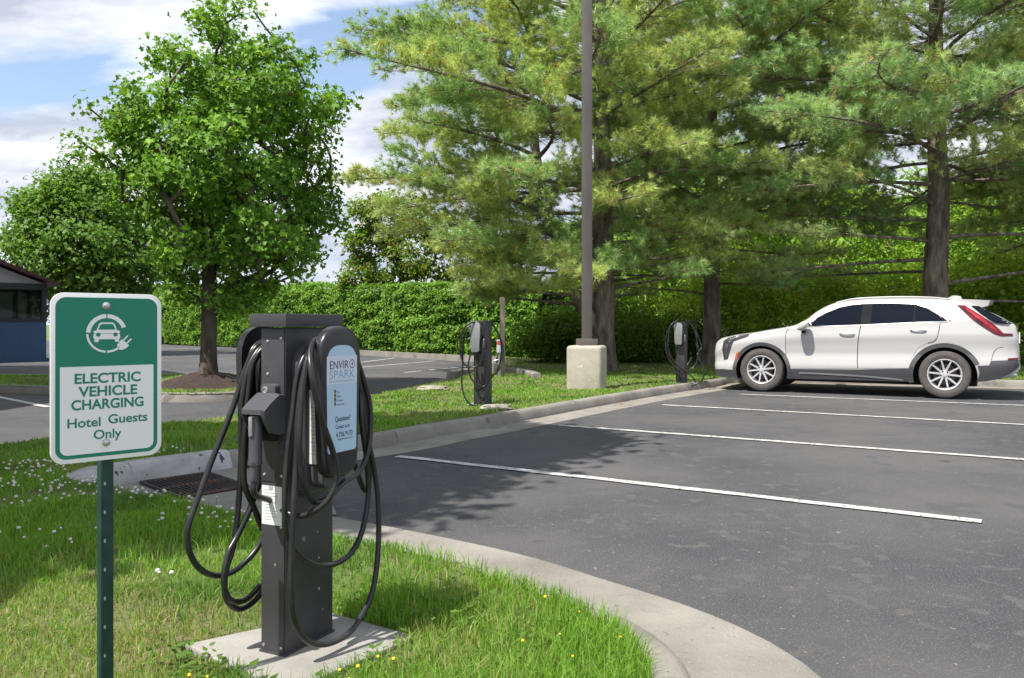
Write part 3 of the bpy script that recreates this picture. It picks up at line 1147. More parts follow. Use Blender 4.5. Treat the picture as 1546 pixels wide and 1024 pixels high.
pc = (9.85, 19.2)
pine_c = pine('pine_tree', (*pc, pz(*pc)), 13.5, .31, 58, Lf_c, 4.4, PCOL_B, whorl=.46,
              bare=((2.0, 8, 4.5, 10, .055, .0), (1.6, 350, 3.4, 4, .045, .15), (2.6, 175, 4.4, 0, .05, .5), (3.0, 190, 4.0, 4, .045, .5), (3.1, 5, 4.6, 6, .05, .25), (3.5, 160, 3.6, 8, .045, .4), (3.9, 30, 3.4, 6, .04, .5), (3.8, 200, 3.6, 14, .04, .5), (2.3, 120, 4, 6, .045, .5), (3.3, 60, 4, 6, .045, .6)))
tag(pine_c, 'large white pine with bare lower limbs standing behind the white car', 'pine tree', 'white pines along the lot')
pine_d = dup(pine_b, (14.6, 20.6, pz(14.6, 20.6)), R(75), (1.05, 1.05, 1.05))
tag(pine_d, 'white pine at the right edge whose boughs reach in beyond the white car', 'pine tree', 'white pines along the lot')

# ------------------------------------------------------------------ understorey at right
rng = np.random.RandomState(70)
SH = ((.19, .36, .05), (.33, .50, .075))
SHD = ((.10, .21, .03), (.17, .30, .045))
at_ = cloud(rng, 190, 0, 0, 3.2, 2.3, 2.1, 2.6, .5, .40)
u1 = broadleaf('leafy_sapling', (8.0, 27.5, pz(8.0, 27.5)), 2.6, .10, at_, 8000, .17, SH, 71, M_LEAF2, M_TWIG, .26, LEAF4, minr=.014)
at_ = cloud(rng, 150, 0, 0, 1.45, 1.9, 1.6, 1.3, .6, .42)
u2 = broadleaf('leafy_shrub', (6.6, 25.2, pz(6.6, 25.2)), 1.0, .05, at_, 5500, .15, ((.30, .48, .07), (.45, .60, .10)), 72, M_LEAF2, M_TWIG, .25, LEAF4)
at_ = cloud(rng, 200, 0, 0, .75, 1.3, 1.0, .75, .7, .1)
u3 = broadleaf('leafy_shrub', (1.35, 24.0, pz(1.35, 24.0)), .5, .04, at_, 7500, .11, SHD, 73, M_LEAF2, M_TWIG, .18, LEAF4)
g = 'saplings beyond the pines'
tag(u1, 'bright yellow green sapling with pale thin stems seen above the car windscreen', 'sapling', g)
for i, (x, y, s, rz, lab) in enumerate((
        (11.6, 29.0, 1.05, 80, 'bright sapling behind the roof of the white car'),
        (15.6, 27.5, 1.1, 150, 'bright sapling at the right edge behind the car tail'),
        (4.6, 31.0, 1.15, 210, 'bright sapling far back between the trunks of the first two pines'),
        (18.6, 26.0, 1.0, 20, 'bright sapling at the right edge of the view beyond the last pine'),
        (13.2, 33.0, 1.35, 260, 'tall sapling far back to the right of the big pine trunk'),
        (8.9, 34.0, 1.35, 310, 'tall sapling far back to the left of the big pine trunk'))):
    tag(dup(u1, (x, y, pz(x, y)), R(rz), s), lab, 'sapling', g)
g2 = 'shrubs behind the lot'
tag(u2, 'bushy green shrub behind the bonnet of the white car', 'shrub', g2)
for x, y, s, rz, lab in ((9.2, 24.6, 1.0, 60, 'bushy green shrub behind the front door of the white car'),
                         (12.0, 24.0, 1.05, 140, 'bushy green shrub behind the rear door of the white car'),
                         (14.2, 22.6, 1.1, 220, 'bushy green shrub at the right edge behind the car tailgate'),
                         (16.6, 24.0, 1.2, 280, 'bushy green shrub outside the right edge, past the tailgate')):
    tag(dup(u2, (x, y, pz(x, y)), R(rz), s), lab, 'shrub', g2)
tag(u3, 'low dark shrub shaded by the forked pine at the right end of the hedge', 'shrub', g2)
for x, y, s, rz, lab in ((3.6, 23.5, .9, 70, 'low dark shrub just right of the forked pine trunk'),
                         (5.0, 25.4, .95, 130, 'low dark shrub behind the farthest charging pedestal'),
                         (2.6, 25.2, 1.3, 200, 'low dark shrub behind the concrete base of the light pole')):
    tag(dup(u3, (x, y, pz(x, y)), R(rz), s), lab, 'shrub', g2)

# far-off wood
rng = np.random.RandomState(90)
n = 60000
x = rng.uniform(-2, 46, n)
top = 3.2 + 3.6 * vnoise(x, 3.0, .22) + 1.6 * vnoise(x, 9.0, .8)
top *= sstep(x, -2, 8) * .8 + .2
y = 44 + 5 * vnoise(x, rng.uniform(0, 30, n), .5) + rng.uniform(-1.2, 1.2, n)
zz = lawn_z(x, y) + top * rng.rand(n) ** .8
C = np.column_stack([x, y, zz])
V, Fc, col = leafcloud(C, np.tile(np.array([-.4, -.8, .1]), (n, 1)), .42, ((.10, .22, .035), (.19, .34, .05)), rng, LEAF4)
tag(link('wood', np_mesh('wood', V, Fc, col), M_LEAF2), kind='stuff')
mb = MB()
mb.add([(3.6, 34, float(lawn_z(3.6, 34)) + .03), (14, 33, float(lawn_z(14, 33)) + .03), (14, 36, float(lawn_z(14, 36)) + .03), (3.6, 37, float(lawn_z(3.6, 37)) + .03)], [(0, 1, 2, 3)])
tag(mb.build('path', M_CONC), kind='structure')

# ------------------------------------------------------------------ hedge
rng = np.random.RandomState(101)
ha, hb = np.array((-27.5, 57.0)), np.array((1.0, 26.4))
hl = np.linalg.norm(hb - ha)
hd = (hb - ha) / hl
hn = np.array([hd[1], -hd[0]])                 # towards the road? checked below
if np.dot(hn, -(ha + hb) / 2) < 0:
    hn = -hn
M = 78000
s = hl * (1 - rng.rand(M) ** 1.25)             # denser at the near end
s = hl - (hl - s) * 1.0
htop = lambda s: np.interp(s / hl, [0, 1], [3.85, 2.50]) + .22 * (vnoise(s, 1.0, .45) - .5) + .16 * (vnoise(s, 5.0, 1.9) - .5)
topf = rng.rand(M) < .16
z = np.where(topf, htop(s) - .02, .12 + rng.rand(M) * (htop(s) - .12))
dep = np.where(topf, rng.rand(M) * 1.3, 0)
bul = .22 * vnoise(s, z * 1.2, 1.1) + .34 * vnoise(s * .75, z * 2.4, 2.8) - .12 * sstep(z, .8, 0.1) - .22 * sstep(z, htop(s) - .45, htop(s))
pxy = ha + np.outer(s, hd) + np.outer(bul + .06 * rng.normal(size=M) - dep, hn)
C = np.column_stack([pxy, z + .05 * rng.normal(size=M)])
Nn = np.where(topf[:, None], np.array([0, 0, 1.0]), np.array([hn[0], hn[1], .15]))
V, Fc, col = leafcloud(C, Nn * 1.3, .125, ((.10, .225, .027), (.19, .35, .042)), rng, LEAF4, up=.5)
bright = np.repeat((.6 + .45 * vnoise(s, z, 2.2) + .35 * vnoise(s, z * 1.5 + 4, .55))[:, None], 4, axis=0)
root = empty('hedge', (*((ha + hb) / 2), 0.0))
cen = np.array([*((ha + hb) / 2), 0])
link('foliage', np_mesh('foliage', V - cen, Fc, col * bright), M_HEDGE, root)
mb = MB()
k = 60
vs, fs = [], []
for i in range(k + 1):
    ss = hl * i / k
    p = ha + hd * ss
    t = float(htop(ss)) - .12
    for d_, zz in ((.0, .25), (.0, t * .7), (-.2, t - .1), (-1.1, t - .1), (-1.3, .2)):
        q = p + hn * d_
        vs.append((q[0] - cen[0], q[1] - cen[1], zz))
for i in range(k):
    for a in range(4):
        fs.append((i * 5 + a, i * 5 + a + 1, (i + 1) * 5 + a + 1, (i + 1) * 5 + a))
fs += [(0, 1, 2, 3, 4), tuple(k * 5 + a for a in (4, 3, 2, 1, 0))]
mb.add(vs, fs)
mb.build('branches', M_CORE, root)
tag(root, 'long clipped green hedge along the far side of the back road', 'hedge')
# ------------------------------------------------------------------ sign
M_SIGNW = mat('white sign sheeting', (0.87, 0.87, 0.88), 0.35)
M_SIGNG = mat('green sign sheeting', (0.006, 0.215, 0.135), 0.35)
M_GALV = mat('galvanised bolt', (0.55, 0.55, 0.56), 0.35, (0.4, 0.4, 0.4), 40.0, metal=0.8)
M_POST = mat('dark green painted post', (0.008, 0.035, 0.03), 0.45, (0.012, 0.05, 0.042), 20.0)
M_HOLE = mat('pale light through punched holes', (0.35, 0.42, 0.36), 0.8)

sg = empty('parking_sign', (-1.113, 2.28, .10), math.atan2(.697, .717))
tag(sg, 'green and white metal electric vehicle charging sign on a dark green post', 'sign')
SW, SHh, Z0 = .289, .457, .728                      # plate size, bottom edge above the empty
MS = lambda d: Matrix.Translation((0, -d, Z0 + SHh / 2)) @ Matrix(((1, 0, 0, 0), (0, 0, -1, 0), (0, 1, 0, 0), (0, 0, 0, 1)))
# local frame: x right along the plate, -y towards the reader
mb = MB()
mb.prism(rrect(SW, SHh, .034, 8), 0, .0035, MS(0), bev=.0012)
mb.build('plate', M_SIGNW, sg, smooth=30)
mb = MB()
out = rrect(SW - .024, SHh - .024, .027, 8)
mb.prism(out, .0036, .0042, MS(0))
mb.build('green_field', M_SIGNG, sg)
mb = MB()
pw, pb_, pt = SW - .046, -SHh / 2 + .022, SHh / 2 - SHh * .435
pn = [(-pw / 2, pt), (-pw / 2, pb_ + .018)] + [(-pw / 2 + .018 - .018 * math.cos(R(a)), pb_ + .018 - .018 * math.sin(R(a))) for a in (30, 60, 90)] + \
     [(pw / 2 - .018 + .018 * math.sin(R(a)), pb_ + .018 - .018 * math.cos(R(a))) for a in (0, 30, 60, 90)] + [(pw / 2, pt)]
mb.prism(pn, .0043, .0048, MS(0))
mb.build('white_panel', M_SIGNW, sg)
mb = MB()
Mt = MS(.0053)
yv = lambda v_: SHh / 2 - v_ * SHh
for body, cx, v_, wd, hh in (('ELECTRIC', .0, .505, .172, .0262), ('VEHICLE', .0, .583, .153, .0262), ('CHARGING', .0, .660, .188, .0262), ('Hotel', -.062, .765, .083, .0245), ('Guests', .052, .755, .105, .0245), ('Only', -.002, .842, .072, .0245)):
    mb.text(body, cx, yv(v_), wd, Mt, hh, bold=.026 if body.isupper() else .018)
mb.build('lettering', M_SIGNG, sg)
# emblem: broken ring, car seen from the front, plug
mb = MB()
ex, ey, er = -.004, SHh / 2 - SHh * .24, .053


def arc(a0, a1, r0, r1, n=14):
    o = [(ex + r1 * math.cos(R(a0 + (a1 - a0) * k / n)), ey + r1 * math.sin(R(a0 + (a1 - a0) * k / n))) for k in range(n + 1)]
    i = [(ex + r0 * math.cos(R(a1 + (a0 - a1) * k / n)), ey + r0 * math.sin(R(a1 + (a0 - a1) * k / n))) for k in range(n + 1)]
    return o + i


e = er
for a0, a1, w_ in ((92, 177, .011), (20, 88, .011), (182, 266, .0055), (271, 312, .0055)):
    mb.prism(arc(a0, a1, e - w_, e), .0043, .0050, MS(0))
U = lambda pts: [(ex + x * e, ey + y * e) for x, y in pts]
body_ = [(-.62, -.02), (-.66, -.12), (-.66, -.22), (-.60, -.30), (-.60, -.44), (-.42, -.44), (-.38, -.30), (.38, -.30), (.42, -.44), (.60, -.44), (.60, -.30), (.66, -.22), (.66, -.12), (.62, -.02)]
mb.prism(U(body_), .0043, .0050, MS(0))
roof_o = [(-.62, .0), (-.66, .12), (-.5, .17), (-.38, .50), (-.28, .57), (.28, .57), (.38, .50), (.5, .17), (.66, .12), (.62, .0)]
roof_i = [(-.42, .20), (-.32, .44), (-.24, .49), (.24, .49), (.32, .44), (.42, .20)]
mb.prism(U(roof_o), .0043, .0050, MS(0))
plug = [(.55, -.78), (.50, -.60), (.66, -.40), (.74, -.30), (1.10, -.62), (1.02, -.74), (.80, -.86), (.62, -.86)]
mb.prism(U(plug), .0043, .0050, MS(0))
for q in ([(.80, -.34), (1.02, -.10), (1.07, -.14), (.86, -.39)], [(.98, -.48), (1.20, -.26), (1.25, -.31), (1.03, -.54)]):
    mb.prism(U(q), .0043, .0050, MS(0))
mb.prism(arc(300, 318, e - .0055, e), .0044, .0049, MS(0))
mb.cur = 1
mb.prism(U(roof_i), .0050, .0054, MS(0))
for sx in (-.42, .42):
    mb.prism([(ex + sx * e + .0058 * math.cos(k * .7), ey - .06 * e + .0058 * math.sin(k * .7)) for k in range(9)], .0050, .0054, MS(0))
mb.build('emblem', [M_SIGNW, M_SIGNG], sg)
for v_ in (.075, .895):
    mb = MB()
    mb.lathe([(.0105, 0), (.0105, .002), (.007, .004), (.0065, .0075), (.004, .009), (0, .009)], 14, MS(.0046) @ Matrix.Translation((-.006, yv(v_), 0)))
    mb.build('bolt', M_GALV, sg, smooth=40)
mb = MB()
mb.prism([(-.016, .004), (.016, .004), (.019, .012), (.019, .028), (.012, .028), (.011, .014), (-.011, .014), (-.012, .028), (-.019, .028), (-.019, .012)], -.05, Z0 + SHh - .03)
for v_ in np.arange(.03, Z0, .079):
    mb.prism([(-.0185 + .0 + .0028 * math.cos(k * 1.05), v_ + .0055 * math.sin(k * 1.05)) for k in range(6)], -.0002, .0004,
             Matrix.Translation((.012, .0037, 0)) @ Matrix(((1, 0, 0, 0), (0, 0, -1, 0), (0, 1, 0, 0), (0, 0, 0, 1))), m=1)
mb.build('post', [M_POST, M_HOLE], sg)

# ------------------------------------------------------------------ the near charging pedestal
M_PED = mat('dark grey powder coat', (0.038, 0.038, 0.045), 0.4, (0.056, 0.055, 0.06), 7.0, 7, .4, .75, speck=[(38.0, 0.72, (0.33, 0.33, 0.34)), (16.0, .73, (.16, .15, .14))], bump=.08, bscale=300)
M_CAP = mat('dark grey cap', (0.045, 0.045, 0.053), 0.45)
M_PLAS = mat('black moulded plastic', (0.018, 0.018, 0.022), 0.3)
M_PLAS2 = mat('grey moulded plastic', (0.066, 0.066, 0.075), 0.36)
M_CABLE = mat('black rubber cable', (0.014, 0.014, 0.016), 0.32, (0.034, 0.033, 0.032), 9.0, 6, .42, .75)
M_LBLUE = mat('light blue label', (0.43, 0.60, 0.77), 0.3)
M_LPALE = mat('pale label band', (0.62, 0.68, 0.80), 0.3)
M_LGREY = mat('dark label print', (0.045, 0.05, 0.09), 0.4)
M_LAZ = mat('blue label print', (0.22, 0.40, 0.62), 0.4)
M_PAPER = mat('white paper sticker', (0.74, 0.75, 0.74), 0.6)
M_INK = mat('grey sticker print', (0.36, 0.37, 0.39), 0.7)
M_GOLD = mat('amber lamp lenses', (0.32, 0.20, 0.05), 0.3)
M_SILVER = mat('brushed grey faceplate', (0.42, 0.43, 0.45), 0.32, (0.36, 0.37, 0.39), 5.0, metal=0.6)

EO = Vector((-.716, 2.772, .14))
EA = R(-26)
ev = empty('charging_pedestal', EO, EA)
tag(ev, 'tall dark grey charging pedestal in the foreground with a pale blue label and looped cables', 'charger', 'electric vehicle chargers')
mb = MB()
mb.box((0, 0, .525), (.10, .24, 1.05), .004)
mb.box((0, 0, .004), (.11, .25, .008), .002)
mb.build('pedestal', M_PED, ev, smooth=35)
mb = MB()
mb.box((0, 0, 1.073), (.152, .292, .042), .003)
mb.build('cap', M_CAP, ev, smooth=35)
mb = MB()
mb.box((0, -.1215, .80), (.094, .003, .49), .0012)
mb.box((0, -.1215, .275), (.094, .003, .535), .0012)
mb.build('access_panel', M_PED, ev, smooth=35)
for x, z in ((.036, 1.015), (-.02, 1.005), (-.02, .90), (.037, .575), (-.034, .575), (.036, .41), (-.036, .025), (.036, .025)):
    mb = MB()
    mb.lathe([(.0055, 0), (.005, .002), (.0025, .0035), (0, .0035)], 10, Matrix.Translation((x, -.123, z)) @ Matrix.Rotation(R(90), 4, 'X'))
    mb.build('screw', M_GALV, ev, smooth=40)
MF = lambda y: Matrix.Translation((0, y, 0)) @ Matrix(((1, 0, 0, 0), (0, 0, -1, 0), (0, 1, 0, 0), (0, 0, 0, 1)))   # face of the narrow side
mb = MB()
mb.prism(rrect(.082, .125, .002, 2, -.003, .478), 0, .0006, MF(-.1231))
mb.cur = 1
for k in range(11):
    wd = .06 * (.5 + .5 * ((k * 7) % 5) / 5)
    mb.prism(rrect(wd, .0022, .0005, 1, -.032 + wd / 2, .527 - .0095 * k), .0007, .001, MF(-.1231))
mb.prism(rrect(.018, .012, .0005, 1, -.006, .534), .0007, .001, MF(-.1231))
mb.build('sticker', [M_PAPER, M_INK], ev)


def tomb(wt, wb, z0, z1, rb=.04, k=12):
    """tombstone outline: half widths at top and bottom, in (y, z)"""
    o = []
    ht = wt * 1.0
    for i in range(k + 1):
        a = math.pi * i / k
        c, s_ = math.cos(a), math.sin(a)
        o.append((wt * math.copysign(abs(c) ** .86, c), z1 - ht + ht * s_ ** .86))
    for i in range(6):
        a = R(180 + 90 * i / 5)
        o.append((-wb + rb + rb * math.cos(a), z0 + rb + rb * math.sin(a)))
    for i in range(6):
        a = R(270 + 90 * i / 5)
        o.append((wb - rb + rb * math.cos(a), z0 + rb + rb * math.sin(a)))
    return o


def wall_unit(sgn, label):
    Mx = Matrix(((0, 0, sgn, 0), (sgn, 0, 0, 0), (0, 1, 0, 0), (0, 0, 0, 1)))    # (a, b, c) -> (sgn*c, sgn*a, b)
    u = MB()
    u.prism(tomb(.088, .080, .50, 1.0, .04), .05, .098, Mx, bev=.02, seg=3)
    u.prism(tomb(.062, .058, .53, .96, .03), .095, .152, Mx)
    uo = u.build('charging_unit', M_PLAS2 if label else M_PLAS, ev, smooth=40)
    f = MB()
    f.prism(tomb(.104, .090, .565, 1.055, .062), .150, .182, Mx, bev=.014, seg=3)
    f.build('faceplate', M_PLAS, uo, smooth=40)
    if not label:
        return
    l = MB()
    ML = Mx
    # rounded-top label
    lab = []
    for i in range(17):
        a = math.pi * i / 16
        c, s_ = math.cos(a), math.sin(a)
        lab.append((.079 * math.copysign(abs(c) ** .7, c), .915 + .078 * s_ ** .7))
    lab += [(-.079, .9), (-.0745, .655), (-.068, .647), (.068, .647), (.0745, .655), (.079, .9)]
    l.prism(lab, .1821, .1826, ML, m=0)
    l.prism([(-.0775, .868), (.0775, .868), (.0785, .958), (-.0785, .958)], .1827, .1830, ML, m=1)
    l.build('label', [M_LBLUE, M_LPALE], uo)
    t = MB()
    MTx = Mx @ Matrix.Translation((0, 0, .1834))
    t.text('ENVIR', -.0155, .930, .097, MTx, .026, .004, m=0)
    t.prism([(.052 + .0145 * math.cos(k * .393), .930 + .0150 * math.sin(k * .393)) for k in range(16)], .1831, .1834, Mx, m=0)
    t.prism([(.052 + .0118 * math.cos(k * .393), .930 + .0122 * math.sin(k * .393)) for k in range(16)], .1834, .1837, Mx, m=3)
    t.prism([(.055, .942), (.047, .928), (.052, .929), (.049, .918), (.057, .932), (.0525, .931)], .1837, .1839, Mx, m=0)
    t.text('SPARK', .0, .899, .132, MTx, .027, .004, m=1)
    t.text('Electric Vehicle Charging Solutions', .0, .8775, .132, MTx, .0075, 0, m=1)
    t.build('logo', [M_LGREY, M_LAZ, M_GOLD, M_LPALE], uo)
    t = MB()
    il = MB()
    for i in range(4):
        il.prism(rrect(.0095, .0125, .002, 2, -.0375, .845 - .0135 * i), .1827, .1832, Mx, m=1)
        il.prism(rrect(.0055, .0085, .001, 1, -.0365, .845 - .0135 * i), .1833, .1836, Mx, m=0)
        wd = (.016, .02, .03, .038)[i]
        t.text(('Power', 'Ready', 'Charging', 'System Fault')[i], -.028 + wd / 2, .842 - .0135 * i, wd, MTx, .0055, 0, m=0)
    t.build('caption', M_LGREY, uo)
    t = MB()
    il.build('indicator_lights', [M_LGREY, M_GOLD], uo)
    t.text('Questions?', .002, .755, .078, MTx, .0165, .006, m=0)
    t.text('Contact us at', .002, .730, .074, MTx, .0125, .004, m=0)
    t.text('4.736.9173', .010, .704, .086, MTx, .0155, .010, m=0)
    t.text('info@envirospark.com', .012, .689, .074, MTx, .0065, 0.0, m=0)
    t.build('lettering', M_LGREY, uo)
    s_ = MB()
    s_.prism(rrect(.048, .24, .002, 2, .122, .73), 0, .0006, Matrix(((1, 0, 0, 0), (0, 0, -1, -.0623), (0, 1, 0, 0), (0, 0, 0, 1))), m=0)
    for k in range(16):
        s_.prism(rrect(.030 - .006 * (k % 3), .0016, .0005, 1, .120, .83 - .0125 * k), .0007, .001, Matrix(((1, 0, 0, 0), (0, 0, -1, -.0623), (0, 1, 0, 0), (0, 0, 0, 1))), m=1)
    s_.build('side_sticker', [M_PAPER, M_INK], uo)


wall_unit(1, True)
wall_unit(-1, False)

# holster and plug on the narrow face
mb = MB()
mb.prism(rrect(.062, .05, .012, 4, .0, .845), 0, .022, MF(-.1231), bev=.006)
hood = mb
# hood: side profile in (y, z) swept in x
side = [(-.123, .838), (-.150, .842), (-.195, .815), (-.222, .795), (-.222, .780), (-.212, .758), (-.202, .742), (-.186, .72), (-.155, .71), (-.123, .71)]
bm = bmesh.new()
nn = len(side)
for x, sc in ((-.046, .90), (-.034, 1.0), (.042, 1.0), (.052, .93)):
    for (y, z) in side:
        bm.verts.new((x, -.123 + (y + .123) * sc, .74 + (z - .74) * (.96 if sc < 1 else 1)))
bm.verts.ensure_lookup_table()
for i in range(3):
    for k in range(nn):
        k2 = (k + 1) % nn
        if i == 1 and k in (4, 5, 6, 7):
            continue                               # open mouth of the hood
        if i == 1 and k == 8:
            continue
        bm.faces.new([bm.verts[i * nn + k], bm.verts[(i + 1) * nn + k], bm.verts[(i + 1) * nn + k2], bm.verts[i * nn + k2]])
# cheeks of the mouth
bm.faces.new([bm.verts[nn + k] for k in range(nn)])
bm.faces.new([bm.verts[2 * nn + k] for k in range(nn)][::-1])
bm.faces.new([bm.verts[k] for k in range(nn)][::-1])
bm.faces.new([bm.verts[3 * nn + k] for k in range(nn)])
bmesh.ops.recalc_face_normals(bm, faces=bm.faces)
hood.frombm(bm, 0)
hood.box((.004, -.150, .745), (.074, .01, .11), m=1)
ho = hood.build('holster', [M_PLAS2, M_BLACKH], ev, smooth=25)
mb = MB()
mb.lathe([(.0115, 0), (.0115, .002), (.0085, .003), (.0085, -.004), (0, -.004)], 14, Matrix.Translation((-.010, -.1455, .850)) @ Matrix.Rotation(R(90), 4, 'X'))
mb.build('lock', M_GALV, ho, smooth=40)
mb = MB()
ax = [(.000, -.196, .775), (.000, -.197, .735), (.000, -.199, .70), (.001, -.201, .655), (.002, -.204, .625), (.002, -.205, .615), (.002, -.206, .60), (.003, -.208, .578), (.003, -.208, .574)]
mb.tube(spline(ax[:5], 4), .0205, 14)
mb.tube(spline(ax[4:], 4), .0168, 14)
mb.tube([(.002, -.2035, .632), (.002, -.2035, .622)], .0225, 14)
mb.build('connector', M_PLAS2, ev, smooth=40)
mb = MB()
mb.box((.001, -.219, .742), (.015, .012, .062), .004)
mb.build('trigger', M_SILVER, ev, smooth=40)

c30, s30 = math.cos(EA), math.sin(EA)


def cab(px, py, o):
    """local point on the plane x = o of the pedestal that a measured position looks through"""
    o *= .86
    dx, dz = (px - CX) / F, -(py - HZ) / F
    t = (o + c30 * EO.x + s30 * EO.y) / (c30 * dx + s30)
    w_ = Vector((t * dx, t, CH + t * dz)) - EO
    return (w_.x * c30 + w_.y * s30, -w_.x * s30 + w_.y * c30, max(w_.z, .012))


def cable(pts, r=.0098):
    mb = MB()
    mb.tube(spline([cab(*p) for p in pts], 7), r, 10)
    mb.build('cable', M_CABLE, ev, smooth=60)


mb = MB()
mb.tube(spline([(.003, -.208, .578), (.006, -.208, .53)] + [cab(*p) for p in ((414, 758, -.01), (431, 773, .06), (452, 779, .12), (475, 772, .18), (497, 752, .225), (508, 722, .238), (503, 684, .24), (489, 643, .24), (477, 600, .236), (470, 560, .222), (468, 533, .190), (474, 515, .165), (490, 512, .15), (512, 516, .14))], 7), .0098, 10)
mb.build('cable', M_CABLE, ev, smooth=60)
cable([(505, 513, .12), (485, 512, .115), (470, 522, .11), (451, 560, .11), (441, 630, .105), (433, 695, .10), (430, 760, .10), (433, 805, .10), (450, 836, .11), (475, 852, .12), (503, 852, .13), (529, 836, .14), (547, 801, .15), (556, 745, .15), (553, 690, .15), (546, 640, .15), (543, 590, .14), (535, 550, .13)])
cable([(510, 515, .15), (488, 514, .15), (475, 522, .15), (463, 547, .155), (455, 605, .16), (452, 670, .165), (457, 722, .165), (473, 757, .17), (495, 752, .18), (518, 730, .18), (545, 708, .17), (558, 665, .165), (558, 611, .16), (546, 565, .15), (536, 540, .15)])
cable([(512, 517, .135), (490, 513, .135), (473, 525, .135), (460, 560, .135), (451, 620, .14), (447, 700, .145), (442, 795, .15), (439, 890, .155), (445, 940, .16), (462, 966, .17), (490, 973, .19), (523, 959, .20), (545, 931, .20), (563, 890, .195), (571, 827, .185), (571, 763, .175), (566, 715, .165), (554, 655, .15), (546, 600, .145), (538, 555, .14)])
cable([(560, 690, .13), (566, 740, .12), (567, 790, .11), (560, 840, .10)] if False else [(540, 545, .11), (549, 600, .11), (556, 660, .11), (558, 720, .11), (550, 740, .11), (535, 700, .11)], .0098)
# left side
L_ = [(420, 520, -.12), (400, 519, -.125), (385, 527, -.13), (370, 560, -.15), (351, 617, -.17), (320, 695, -.19), (301, 747, -.20), (286, 788, -.20), (283, 811, -.20), (287, 836, -.20), (301, 858, -.195), (323, 869, -.185), (350, 864, -.17), (374, 845, -.155), (392, 822, -.14), (404, 790, -.13), (410, 740, -.12)]
cable(L_)
cable([(418, 522, -.10), (402, 521, -.11), (386, 535, -.12), (371, 570, -.13), (364, 630, -.14), (364, 690, -.145), (360, 763, -.15), (352, 826, -.15), (342, 858, -.15), (339, 890, -.15), (346, 911, -.15), (361, 920, -.145), (380, 911, -.135), (395, 892, -.125), (405, 850, -.11)])
cable([(400, 720, -.12), (390, 735, -.125), (376, 772, -.13), (358, 810, -.14), (345, 835, -.14), (338, 868, -.14), (341, 895, -.14), (352, 908, -.135), (372, 905, -.13), (393, 884, -.12)])
cable([(418, 524, -.08), (400, 525, -.09), (382, 548, -.11), (375, 590, -.12), (370, 650, -.125), (368, 700, -.13), (370, 735, -.13), (384, 768, -.12), (396, 800, -.11)])
cable([(418, 517, -.155), (400, 515, -.16), (384, 524, -.165), (374, 548, -.17), (368, 600, -.17), (370, 660, -.16), (378, 700, -.15)])

# ------------------------------------------------------------------ the two farther pedestals
def slim_pedestal(x, y, label, loops, pr_=.34, turn=-28):
    z = float(lawn_z(x, y)) - .01
    rt = empty('charging_pedestal', (x, y, z))
    tag(rt, label, 'charger', 'electric vehicle chargers')
    RT = Matrix.Rotation(R(turn), 4, 'Z')
    b = MB()
    b.box((.0, .0, .56), (.17, .20, 1.12), .012)
    b.box((.0, .0, 1.128), (.178, .208, .02), .006)
    b.box((.0, .0, .006), (.22, .25, .012), .003)
    b.xf(RT).build('pedestal', M_PED, rt, smooth=35)
    b = MB()
    o = [(x_ * 1.0, z_) for x_, z_ in tomb(.085, .068, .72, 1.13, .03)]
    b.prism(o, .10, .19, Matrix(((1, 0, 0, -.005), (0, 0, -1, 0), (0, 1, 0, 0), (0, 0, 0, 1))), bev=.012)
    uo = b.xf(RT).build('charging_unit', M_PLAS, rt, smooth=40)
    b = MB()
    o = tomb(.080, .064, .725, 1.125, .03)
    b.prism(o, .19, .208, Matrix(((1, 0, 0, -.005), (0, 0, -1, 0), (0, 1, 0, 0), (0, 0, 0, 1))), bev=.01)
    b.xf(RT).build('faceplate', M_SILVER, uo, smooth=40)
    b = MB()
    b.tube(spline([(.085, -.10, .90), (.10, -.135, .885), (.108, -.15, .83), (.105, -.15, .78)], 5), .022, 10)
    b.xf(RT).build('connector', M_PLAS2, rt, smooth=40)
    for lp in loops:
        b = MB()
        b.tube(spline([(a, d, c) for a, c, d in lp], 7), .0115, 8)
        b.build('cable', M_CABLE, rt, smooth=60)
    pd = MB()
    pd.prism([(x - .22, y - .05), (x + pr_, y - .3 * pr_), (x + pr_ + .1, y + .2), (x - .16, y + .28)], .05, z + .022, bev=.01)
    return rt, pd


def lp2(pts, k, cx, cy, d):
    return [((a - cx) / k, (cy - b) / k, d[i] if hasattr(d, '__len__') else d) for i, (a, b) in enumerate(pts)]


q = lambda pts, d: lp2(pts, 730, 290, 905, d)
loops2 = [q([(225, 82), (150, 110), (95, 190), (76, 310), (100, 460), (170, 522), (250, 500), (292, 425), (298, 340)], [-.18, -.2, -.2, -.2, -.2, -.21, -.22, -.22, -.2]),
          q([(200, 82), (250, 90), (290, 150), (315, 250), (316, 380), (314, 540), (300, 660), (285, 700)], [-.16, -.18, -.2, -.21, -.21, -.2, -.19, -.18]),
          q([(240, 100), (140, 150), (105, 330), (100, 500), (92, 650), (112, 780), (160, 862), (220, 885), (280, 842), (318, 750), (320, 700)], [-.12, -.16, -.16, -.17, -.18, -.19, -.2, -.2, -.2, -.19, -.18]),
          q([(180, 380), (155, 500), (180, 620), (240, 685), (300, 705), (345, 650), (352, 500), (335, 330), (290, 200)], [-.14, -.17, -.19, -.2, -.2, -.2, -.2, -.18, -.14]),
          q([(240, 480), (240, 580), (265, 665), (290, 695)], -.17),
          q([(300, 90), (370, 95), (425, 180), (478, 290), (488, 420), (450, 545), (395, 600), (330, 690)], [.0, .06, .1, .1, .08, .02, -.08, -.16]),
          q([(330, 82), (385, 110), (450, 220), (470, 330), (468, 440), (430, 560), (380, 610)], [.05, .1, .14, .14, .12, .06, 0])]
P2 = G(729, 611, .13)
